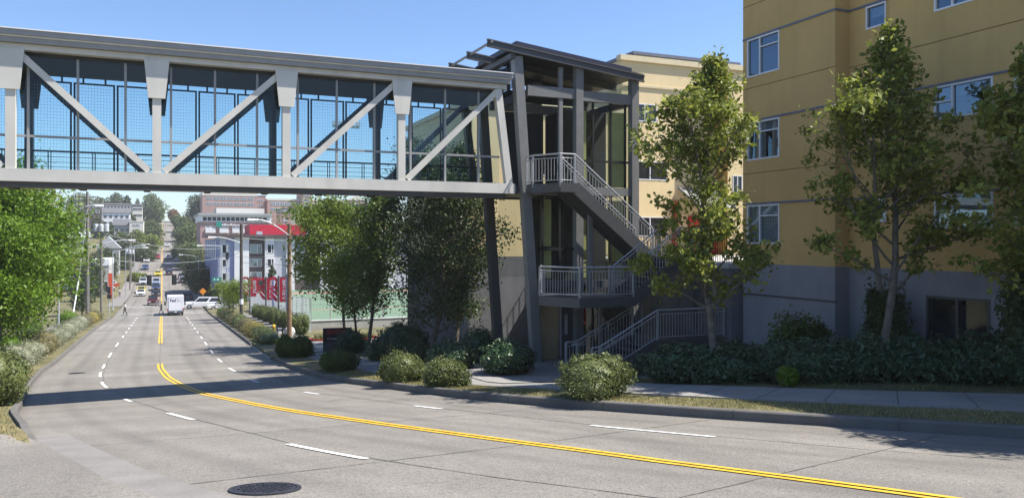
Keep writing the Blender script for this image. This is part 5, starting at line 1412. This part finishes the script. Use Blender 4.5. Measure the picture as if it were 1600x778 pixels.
car('dark parked car farther up on the right', 4.7, 232, 0, (.08, .08, .09), 'suv', G)
for i in range(2):
    car(('grey', 'white', 'dark', 'pale')[i]+' parked car on the right kerb high on the hill, '+('first', 'second', 'third', 'fourth')[i]+' in its row', 4.8, 268+i*17, 0, ((.2, .2, .2), (.7, .7, .7), (.05, .05, .06), (.55, .55, .58))[i], 'sedan', G)
for i in range(2):
    car(('blue', 'white', 'grey')[i]+' parked car on the left kerb high on the hill, '+('lowest', 'middle', 'highest')[i]+' in its row', -4.7, 262+i*22, PI, ((.05, .09, .2), (.7, .7, .7), (.25, .25, .26))[i], 'sedan', G)
G = 'cars in the car park left of the far road'
for i in range(6):
    x, y = -20+(i % 3)*4.4, 205+(i//3)*9
    car(('navy car', 'white car', 'silver car', 'blue car', 'dark car', 'pale grey car')[i]+' in the '+('front' if i < 3 else 'rear')+' row of the car park left of the far road', x, y, .2, ((.03, .05, .15), (.7, .7, .7), (.4, .4, .42), (.05, .1, .3), (.04, .04, .05), (.55, .55, .55))[i], 'sedan', G, z=H(x, y))

# ------------------------------------------------------------------ people
def person(label, x, y, rz, shirt, trousers, hair=(.03, .02, .015), stride=.28, z=None, hsc=1.0):
    z = (g(x, y) if XL(y) < x < XR(y) else H(x, y)) if z is None else z
    T = thing('person', label, 'person', (x, y, z), rz, 'people walking at the intersection')
    s = hsc
    J = {'pel': (0, 0, .95), 'wai': (0, .0, 1.1), 'che': (0, .02, 1.33), 'nec': (0, .03, 1.5), 'hea': (0, .05, 1.58),
         'hl': (-.1, 0, .9), 'kl': (-.1, stride*.6, .5), 'al': (-.1, stride*.75, .09), 'tl': (-.1, stride*.75+.17, .04),
         'hr': (.1, 0, .9), 'kr': (.1, -stride*.15, .49), 'ar': (.1, -stride*.95, .12), 'tr': (.1, -stride*.95+.15, .04),
         'sl': (-.19, .0, 1.42), 'el': (-.25, -.1*stride/.28, 1.15), 'wl': (-.25, .02, .92), 'fl': (-.25, .06, .83),
         'sr': (.19, .0, 1.42), 'er': (.25, .06, 1.14), 'wr': (.25, .2, .95), 'fr': (.25, .25, .87)}
    Jv = {k: Vector(v)*s for k, v in J.items()}
    def skin(chains, name, mat, parent, infl=0.):
        me = bpy.data.meshes.new(name); idx = {}; vs = []; es = []; rr = []
        for ch in chains:
            for (a, ra), (b, rb) in zip(ch, ch[1:]):
                for q, r in ((a, ra), (b, rb)):
                    if q not in idx: idx[q] = len(vs); vs.append(tuple(Jv[q])); rr.append(r+infl)
                es.append((idx[a], idx[b]))
        me.from_pydata(vs, es, []); o = bpy.data.objects.new(name, me); COL.objects.link(o)
        md = o.modifiers.new('skin', 'SKIN'); o.modifiers.new('sub', 'SUBSURF').levels = 1
        if me.skin_vertices:
            for i, r in enumerate(rr): me.skin_vertices[0].data[i].radius = (r, r)
            me.skin_vertices[0].data[0].use_root = True
        dg = bpy.context.evaluated_depsgraph_get(); m2 = bpy.data.meshes.new_from_object(o.evaluated_get(dg))
        bpy.data.objects.remove(o); m2.materials.clear(); m2.materials.append(mat)
        for p in m2.polygons: p.use_smooth = True
        o2 = bpy.data.objects.new(name, m2); COL.objects.link(o2); o2.parent = parent
        return o2
    arm = lambda q: [('che', .12), ('s'+q, .06), ('e'+q, .043), ('w'+q, .03), ('f'+q, .035)]
    leg = lambda q: [('pel', .12), ('h'+q, .085), ('k'+q, .06), ('a'+q, .04), ('t'+q, .035)]
    skin([[('pel', .12), ('wai', .11), ('che', .13), ('nec', .05), ('hea', .07)], arm('l'), arm('r'), leg('l'), leg('r')], 'body', m_skin, T)
    MB().lathe([(0, -.13), (.06, -.11), (.085, -.03), (.09, .05), (.07, .11), (0, .135)], 12, tuple(Jv['hea']+Vector((0, .01, .06)))).build('head', m_skin, T, smooth=True)
    MB().lathe([(.095, .0), (.1, .06), (.075, .125), (0, .15)], 12, tuple(Jv['hea']+Vector((0, -.012, .065)))).build('hair', M('hair', hair, .7), T, smooth=True)
    skin([[('pel', .125), ('wai', .12), ('che', .14)], arm('l')[:3], arm('r')[:3]], 'shirt', M('shirt_cloth', shirt, .8), T, .014)
    skin([leg('l')[:4], leg('r')[:4]], 'trousers', M('trouser_cloth', trousers, .8), T, .014)
    for q in 'lr':
        a, b = Jv['a'+q], Jv['t'+q]; MB().beam((a.x, a.y-.07, a.z-.05), (b.x, b.y+.06, b.z), .1, .08).build('shoe', m_black, T)
person('person in a white shirt and dark trousers striding across the left crosswalk', -5.0, 129.3, PI/2, (.75, .75, .75), (.02, .02, .025))
person('person in a pale pink top crossing in front of the maroon car', -.7, 149.3, PI/2, (.7, .45, .45), (.25, .22, .25))
person('person in dark clothes walking beside the white delivery van', -.15, 129.6, PI/2, (.03, .03, .04), (.06, .06, .08))
person('person in a light jacket walking on the far left pavement', -8.2, 186, 0, (.5, .45, .42), (.1, .1, .12))
# ------------------------------------------------------------------ distant buildings
def dirs(px):
    a = (px-800)/1250; return a*.91636+.40035, -a*.40035+.91636
def face(px0, px1, y):
    """x range of a street-square facade at distance y"""
    r0 = dirs(px0); r1 = dirs(px1); return r0[0]/r0[1]*y, r1[0]/r1[1]*y
def zat(py, px, y): return (375-py)/1250*y/dirs(px)[1]
def block(name, label, cat, x0, x1, y0, y1, z0, z1, wall, grp=None, rows=(), cols=0, win=None, ww=1.4, frame=None, roofm=None, parap=.4, margin=1.5, side=True, sidew=0):
    T = thing(name, label, cat, ((x0+x1)/2, y0, z0), 0, grp); cx = (x0+x1)/2
    w = (x1-x0)/2
    MB().box(-w, w, 0, y1-y0, 0, z1-z0).build('wall', wall, T)
    r = MB(); r.box(-w-.1, w+.1, -.12, y1-y0, z1-z0+.001, z1-z0+parap); r.build('roof', roofm or m_roofg, T)
    first = None
    if cols:
        me = None
        for (a, b) in rows:
            for k in range(cols):
                xc = -w+margin+(2*w-2*margin)*(k+.5)/cols
                if first is None:
                    f = MB(); h = b-a
                    f.box(-ww/2, ww/2, -.1, .02, 0, .1); f.box(-ww/2, ww/2, -.1, .02, h-.1, h); f.box(-ww/2, -ww/2+.1, -.1, .02, .1, h-.1); f.box(ww/2-.1, ww/2, -.1, .02, .1, h-.1); f.box(-.05, .05, -.09, .02, .1, h-.1)
                    first = f.build('window', frame or m_frame, T); p = MB().quad((-ww/2+.05, -.05, .05), (ww/2-.05, -.05, .05), (ww/2-.05, -.05, h-.05), (-ww/2+.05, -.05, h-.05)).build('pane', win or m_win, first); o = first
                else: o = copy_tree(first, T)
                o.location = (xc, 0, a-z0)
    return T
# apartment building at the far corner (four storeys, mixed panels)
def corner_block():
    y0 = 152.0; zt = zat(371, 400, y0)
    T = thing('corner_apartment_block', 'white, blue grey and brown panelled apartment block at the far right corner', 'apartment building', (12, y0, -12))
    X = lambda px: face(px, px, y0)[0]
    ZB = -9.3
    cols = [(343, 353, m_lgrey, 0), (353, 366, m_bluegrey, .0), (366, 389, m_white, -.3), (389, 414, m_brownp, .9), (414, 428, m_white, -.3), (428, 447, m_lgrey, .0), (447, 460, m_white, -.3), (460, 500, m_brownp, .9), (500, 540, m_white, -.2), (540, 590, m_lgrey, 0), (590, 615, m_white, -.3), (615, 660, m_lgrey, 0)]
    for a, b, m, d in cols:
        MB().box(X(a)+.003, X(b)-.003, y0+d, y0+16, ZB, zt).build('wall_panel', m, T, True)
    MB().box(X(343), X(660), y0+1.5, y0+16, -12.5, ZB-.01).build('ground_floor', m_wind, T, True)
    b = MB()
    for px in (345, 362, 380, 402, 430, 460): b.box(X(px)-.2, X(px)+.2, y0+.2, y0+.6, -12.5, ZB-.005)
    b.build('column', m_lgrey, T, True)
    # corrugated left flank seen obliquely
    f = MB()
    xl = X(343)-.01
    f.box(xl-.25, xl, y0+.05, y0+46, ZB, zt-.4)
    for k in range(46): f.box(xl-.36, xl-.251, y0+.3+k, y0+.62+k, ZB, zt-.4)
    f.build('corrugated_flank', m_bluegrey, T, True)
    b = MB()
    for k in range(6): b.box(xl-.42, xl-.37, y0+4+k*7, y0+6+k*7, zt-4.0, zt-.6)
    b.build('flank_light_strip', m_white, T, True)
    r = MB(); r.box(xl-.4, X(660), y0-.9, y0+46, zt+.005, zt+.5); r.build('roof', m_brownp, T, True)
    u, s = (1, 0), (0, -1)
    rows = [(zat(396, 400, y0), zat(381.5, 400, y0)), (zat(417, 400, y0), zat(404, 400, y0)), (zat(438, 400, y0), zat(425, 400, y0))]
    for z0, z1 in rows:
        for a, b_, d, pane in ((346.5, 358, -.02, m_wind), (391, 410, .88, m_winb), (417, 428, -.32, m_wind), (448, 456, -.32, m_wind), (464, 478, .88, m_winb), (505, 515, -.22, m_wind), (550, 562, -.02, m_wind), (596, 606, -.32, m_winb)):
            w = X(b_)-X(a)
            window(T, (X(a), y0+d), u, s, (0, w, z0, z1), .62, ('r', .3), pane, m_frame, .13, .02)
    red = face(390, 478, y0+4); MB().box(red[0], red[1], y0+4, y0+14, zt+.5, zat(351, 400, y0+4)).build('red_roof_storey', m_banner, T, True)
    b = MB(); b.box(X(470), X(488), y0+5, y0+12, zt+.5, zt+1.6); b.box(X(402), X(411), y0+1, y0+2, zt+.505, zt+1.1); b.build('roof_equipment', m_lgrey, T, True)
    c = face(434, 560, y0+14); MB().box(c[0], c[1], y0+16.2, y0+22, -12, zat(367, 500, y0+14)).build('rear_wing', m_brownp, T, True)
corner_block()
# clinic with long window band
def clinic():
    y = 262; X = lambda px: face(px, px, y)[0]; Z = lambda py: zat(py, 370, y)
    T = thing('clinic_building', 'white and brick clinic with a long window band above the corner block', 'clinic', (X(370), y, -9))
    MB().box(X(311), X(424), y, y+30, Z(347), Z(337)).build('upper_wall', m_white, T, True)
    MB().box(X(310), X(425), y-.6, y+30, Z(337)+.01, Z(333.5)).build('roof', m_roofl, T, True)
    MB().box(X(313), X(422), y+.3, y+30, -12, Z(347)-.01).build('brick_wall', m_brick, T, True)
    n = 14; x0, x1 = X(317), X(418)
    for k in range(n):
        a = x0+(x1-x0)*k/n; window(T, (a, y-.01), (1, 0), (0, -1), (0, (x1-x0)/n-.25, Z(345.5), Z(339.5)), .5, ('r', .4), m_win, m_dark, .15, .02)
    for a, b in ((321, 337), (343, 357), (363, 374), (380, 390)):
        MB().box(X(a), X(b), y-.1, y+.29, Z(364), Z(357.5)).build('spandrel', m_white, T, True)
        window(T, (X(a), y+.28), (1, 0), (0, -1), (0, X(b)-X(a), Z(357), Z(353.5)), .5, None, m_win, m_frame, .2, .02)
    b = MB(); b.box(X(343), X(390), y-.05, y+.29, Z(352.6), Z(351.2)); b.build('string_course', m_white, T, True)
    sg = MB(); x = X(346); rr = random.Random(3)
    while x < X(364):
        w = rr.uniform(.45, .9); sg.box(x, x+w, y-.12, y+.28, Z(352.4), Z(350.2)+rr.uniform(-.15, .2)); x += w+.22
    sg.build('sign_lettering', m_white, T, True)
    MB().lathe([(0, 0), (.9, 0), (.9, .2), (0, .2)], 14).build('sign_emblem', m_sign, T).matrix_local = Matrix.Translation((X(342)-T.location.x, -.1, Z(351)-T.location.z)) @ Matrix.Rotation(R(90), 4, 'X')
    X2 = lambda px: face(px, px, y+31)[0]; MB().box(X2(338), X2(413), y+31, y+45, -5, zat(325.5, 370, y+31)).build('plant_screen', m_pale, T, True)
clinic()
y = 400; X = lambda px: face(px, px, y)[0]; Z = lambda py: zat(py, 370, y)
block('brick_hospital', 'brick hospital block with white top band and two window rows', 'hospital', X(316), X(402), y, y+25, -2, Z(306.5), m_brick, 'brick hospital blocks on the hill', ((Z(313), Z(309)), (Z(321), Z(316))), 7, m_win, 2.6, roofm=m_pale, parap=Z(300.5)-Z(306.5))
block('brick_hospital', 'lower linking brick wing with a gable between the hospital blocks', 'hospital', X(402), X(420), y+12, y+30, -2, Z(304), m_brickd, 'brick hospital blocks on the hill', ((Z(313), Z(309)), (Z(321), Z(317))), 3, m_win, 1.6)
block('brick_hospital', 'long old brick hospital wing with a pale cornice', 'hospital', X(421), X(545), y+8, y+30, -2, Z(311), m_brick, 'brick hospital blocks on the hill', ((Z(319), Z(314)), (Z(328), Z(323))), 16, m_win, 2.2, roofm=m_pale, parap=.9)
block('brick_tower', 'square brick hospital tower rising over the long wing', 'tower', X(473), X(488), y+4, y+20, -2, Z(293), m_brickd, None, ((Z(304), Z(299)), (Z(313), Z(308)), (Z(322), Z(317))), 2, m_win, 1.6, margin=.8)
block('brick_hospital', 'brick hospital end pavilion behind the floodlight mast', 'hospital', X(546), X(574), y+5, y+25, -2, Z(310), m_brick, 'brick hospital blocks on the hill', ((Z(319), Z(314)), (Z(328), Z(323))), 4, m_win, 2.2)
o = MB().prism([(-5, 0, 0), (5, 0, 0), (0, 0, 2.6)], (0, 2, 0)).build('pediment', m_pale, bpy.data.objects['brick_hospital.003']); o.location = (0, -.2, Z(310)+2+.45)
y = 300; X = lambda px: face(px, px, y)[0]; Z = lambda py: zat(py, 450, y)
block('brick_annex', 'small brick annex right of the clinic roof', 'building', X(432), X(448), y-10, y, -8, Z(334), m_brickd, None, ((Z(347), Z(343)),), 3, m_winb, 1.4)
block('concrete_building', 'pale concrete stair block behind the small brick annex', 'building', X(443), X(459), y, y+20, -8, Z(327), m_conc)
block('white_building', 'white stepped clinic annex with a dark upper window', 'building', X(465), X(502), y+30, y+50, -8, Z(322), m_pale, None, ((Z(330), Z(327)),), 2, m_win, 3.5, margin=3)
block('white_building', 'long white building with square windows beside the floodlight mast', 'building', X(496), X(575), y+10, y+28, -8, Z(337), m_pale, None, ((Z(347), Z(343)),), 5, m_win, 3.2, margin=1)
block('parking_garage', 'grey two level parking garage in front of the long white building', 'parking garage', X(492), X(640), y-40, y-15, -10, Z(366), m_conc, None, ((Z(365), Z(361)),), 9, m_wind, 4.2, margin=1, parap=1.2, roofm=m_conc)
block('grey_building', 'grey many windowed tower block at the right end of the skyline', 'building', X(607), X(640), y+40, y+70, -8, Z(309), m_conc, None, ((Z(321), Z(317)), (Z(329), Z(325)), (Z(337), Z(333)), (Z(345), Z(341))), 6, m_win, 2.2, margin=.8)
G = 'cars on the parking garage roof'
for i, px in enumerate((508, 518, 527, 536, 546, 556)):
    c = ((.6, .62, .65), (.2, .22, .25), (.75, .75, .75), (.1, .15, .3), (.5, .5, .5), (.75, .75, .76))[i]
    car(('pale', 'charcoal', 'white', 'blue', 'grey', 'bright white')[i]+' car parked on the garage roof, '+('first', 'second', 'third', 'fourth', 'fifth', 'sixth')[i]+' from the left', X(px), y-36, .3, c, 'sedan', G, z=Z(366)+1.2)
# houses on the left hillside
def gable(label, px0, px1, pyt, pyb, y, wall, roof, cols=3, rise=.35, grp='houses on the left hillside', ridge='x', win=None):
    x0, x1 = face(px0, px1, y); T = thing('house', label, 'house', ((x0+x1)/2, y, -12), 0, grp); w = (x1-x0)/2; d = max(6, w*1.4)
    ze = zat(pyb, px0, y); zt = zat(pyt, px0, y)
    b = MB(); b.box(-w, w, 0, d, 0, ze+12); b.build('wall', wall, T)
    r = MB(); e = .5
    if ridge == 'x': r.prism([(-w-e, -e, ze+12), (-w-e, d/2, zt+12), (-w-e, d+e, ze+12)], (2*w+2*e, 0, 0))
    else:
        r.prism([(-w-e, -e, ze+12.01), (0, -e, zt+12), (w+e, -e, ze+12.01)], (0, d+2*e, 0))
    r.build('roof', roof, T)
    if ridge == 'y': MB().prism([(-w, -.55, ze+12.0), (w, -.55, ze+12.0), (0, -.55, zt+11.8)], (0, .04, 0)).build('gable_wall', wall, T)
    for k in range(cols):
        for row in (0, 1):
            a = -w+2*w*(k+.5)/cols; h = ze-1.8-row*2.8
            f = MB().box(a-.7, a+.7, -.08, -.002, h+12-.65, h+12+.65).build('window', m_frame, T)
            MB().box(a-.58, a+.58, -.1, -.081, h+12-.53, h+12+.53).build('pane', win or m_wind, f)
    return T
gable('pale grey house with a big gable facing the street', 152, 186, 369, 388, 245, m_siding, m_roofl, 2, ridge='y')
gable('low house with a light metal roof at the trees edge', 98, 136, 362, 371, 232, m_pale, m_roofl, 3)
gable('white townhouses with a grey shingle roof', 160, 203, 324, 332, 400, m_white, m_roofg, 5)
gable('grey house with a dark roof below the white townhouses', 178, 203, 342, 352, 340, m_siding, m_roofg, 3)
block('house', 'cream flat roofed house beside the grey house', 'house', *face(202, 224, 335), 335, 350, -12, zat(347, 212, 335), m_pale, 'houses on the left hillside', ((zat(353, 212, 335), zat(350, 212, 335)),), 2, m_win, 1.6, roofm=m_pale)
block('flat_roofed_block', 'long flat roofed apartment block along the left skyline', 'apartment building', *face(137, 222, 455), 455, 475, -6, zat(319.5, 180, 455), m_brownp, None, ((zat(326, 180, 455), zat(321.5, 180, 455)), (zat(333, 180, 455), zat(329, 180, 455))), 14, m_wind, 2.6, roofm=m_conc)
block('white_building', 'white stuccoed block with dark balconies at the right of the left skyline', 'building', *face(207, 222, 440), 440, 452, -6, zat(323, 212, 440), m_pale, None, ((zat(328.5, 212, 440), zat(325, 212, 440)), (zat(338, 212, 440), zat(332, 212, 440))), 1, m_wind, 4.6, margin=.3)
x0, x1 = face(160, 178, 196)
block('shop_building', 'low grey shop with white fascia at the left corner', 'shop', x0-2, x1-1, 196, 214, -12.6, -5.6, m_conc, None, ((-11.5, -9),), 2, m_wind, 1.8, roofm=m_white, parap=1.4, margin=.4)
T = thing('totem_sign', 'tall orange red totem sign panel beside the low shop', 'sign', (face(173, 173, 180)[0], 180, -12.1))
MB().box(-.45, .45, -.15, .15, .2, 5.4).build('panel', M('orange_red_panel', (.65, .09, .03), .5), T); MB().box(-.15, .15, -.1, .1, -.3, .2).build('base', m_dark, T)
T = thing('totem_sign', 'lower orange frame sign right of the tall totem', 'sign', (face(181, 181, 190)[0], 190, -12.1))
MB().box(-.7, .7, -.15, .15, 2.2, 2.9).build('panel', M('orange_red_panel', (.5, .1, .04), .5), T); b = MB()
for a in (-.68, .58): b.box(a, a+.1, -.1, .1, -.2, 2.2)
b.build('post', m_dark, T)
# ------------------------------------------------------------------ sky, sun, camera
SUN = Vector((.65, -.25, 1.)).normalized()
W = bpy.data.worlds.new('World'); scene.world = W; W.use_nodes = True
nt = W.node_tree; nt.nodes.clear()
sk = nt.nodes.new('ShaderNodeTexSky'); sk.sky_type = 'NISHITA'; sk.sun_disc = False
sk.sun_elevation = math.asin(SUN.z); sk.sun_rotation = math.atan2(SUN.x, SUN.y)
sk.air_density = 1.0; sk.dust_density = .3; sk.ozone_density = 2.5
bg = nt.nodes.new('ShaderNodeBackground'); bg.inputs['Strength'].default_value = .09
wo = nt.nodes.new('ShaderNodeOutputWorld'); hs = nt.nodes.new('ShaderNodeMix'); hs.data_type = 'RGBA'; hs.blend_type = 'MULTIPLY'; hs.inputs['Factor'].default_value = 1.
cc = [i for i in hs.inputs if i.type == 'RGBA']; nt.links.new(sk.outputs[0], cc[0]); cc[1].default_value = (.87, .965, 1.13, 1)
nt.links.new([o for o in hs.outputs if o.type == 'RGBA'][0], bg.inputs[0]); nt.links.new(bg.outputs[0], wo.inputs[0])
sl = bpy.data.lights.new('sun', 'SUN'); sl.energy = 4.9; sl.angle = R(.5); sl.color = (1., .95, .87)
so = bpy.data.objects.new('sun', sl); COL.objects.link(so); so.rotation_euler = SUN.to_track_quat('Z', 'Y').to_euler()
cd = bpy.data.cameras.new('camera'); cam = bpy.data.objects.new('camera', cd); COL.objects.link(cam); scene.camera = cam
cd.sensor_fit = 'HORIZONTAL'; cd.sensor_width = 36; cd.lens = 36*1250/1600; cd.clip_start = .1; cd.clip_end = 4000
cd.shift_y = (389-375)/1600*-1
cam.location = (0, 0, 0); cam.rotation_euler = (R(90), 0, R(-23.6))
hz = MB().box(-720, 720, -62, 1182, -30, 30).build('haze', new_mat('x')[0])
mh, nth, oh = new_mat('pale_haze'); pv = nth.nodes.new('ShaderNodeVolumePrincipled'); pv.inputs['Color'].default_value = (.97, .97, .96, 1)
pv.inputs['Density'].default_value = .0003; pv.inputs['Anisotropy'].default_value = .2; nth.links.new(pv.outputs[0], oh.inputs['Volume'])
hz.data.materials.clear(); hz.data.materials.append(mh); struct(hz, 'stuff')
vs = scene.view_settings; vs.view_transform = 'Standard'; vs.look = 'None'; vs.exposure = .95; vs.gamma = 1
cy = scene.cycles; cy.use_denoising = True; cy.max_bounces = 8; cy.transparent_max_bounces = 24; cy.diffuse_bounces = 3; cy.glossy_bounces = 4; cy.transmission_bounces = 4
cy.caustics_reflective = False; cy.caustics_refractive = False
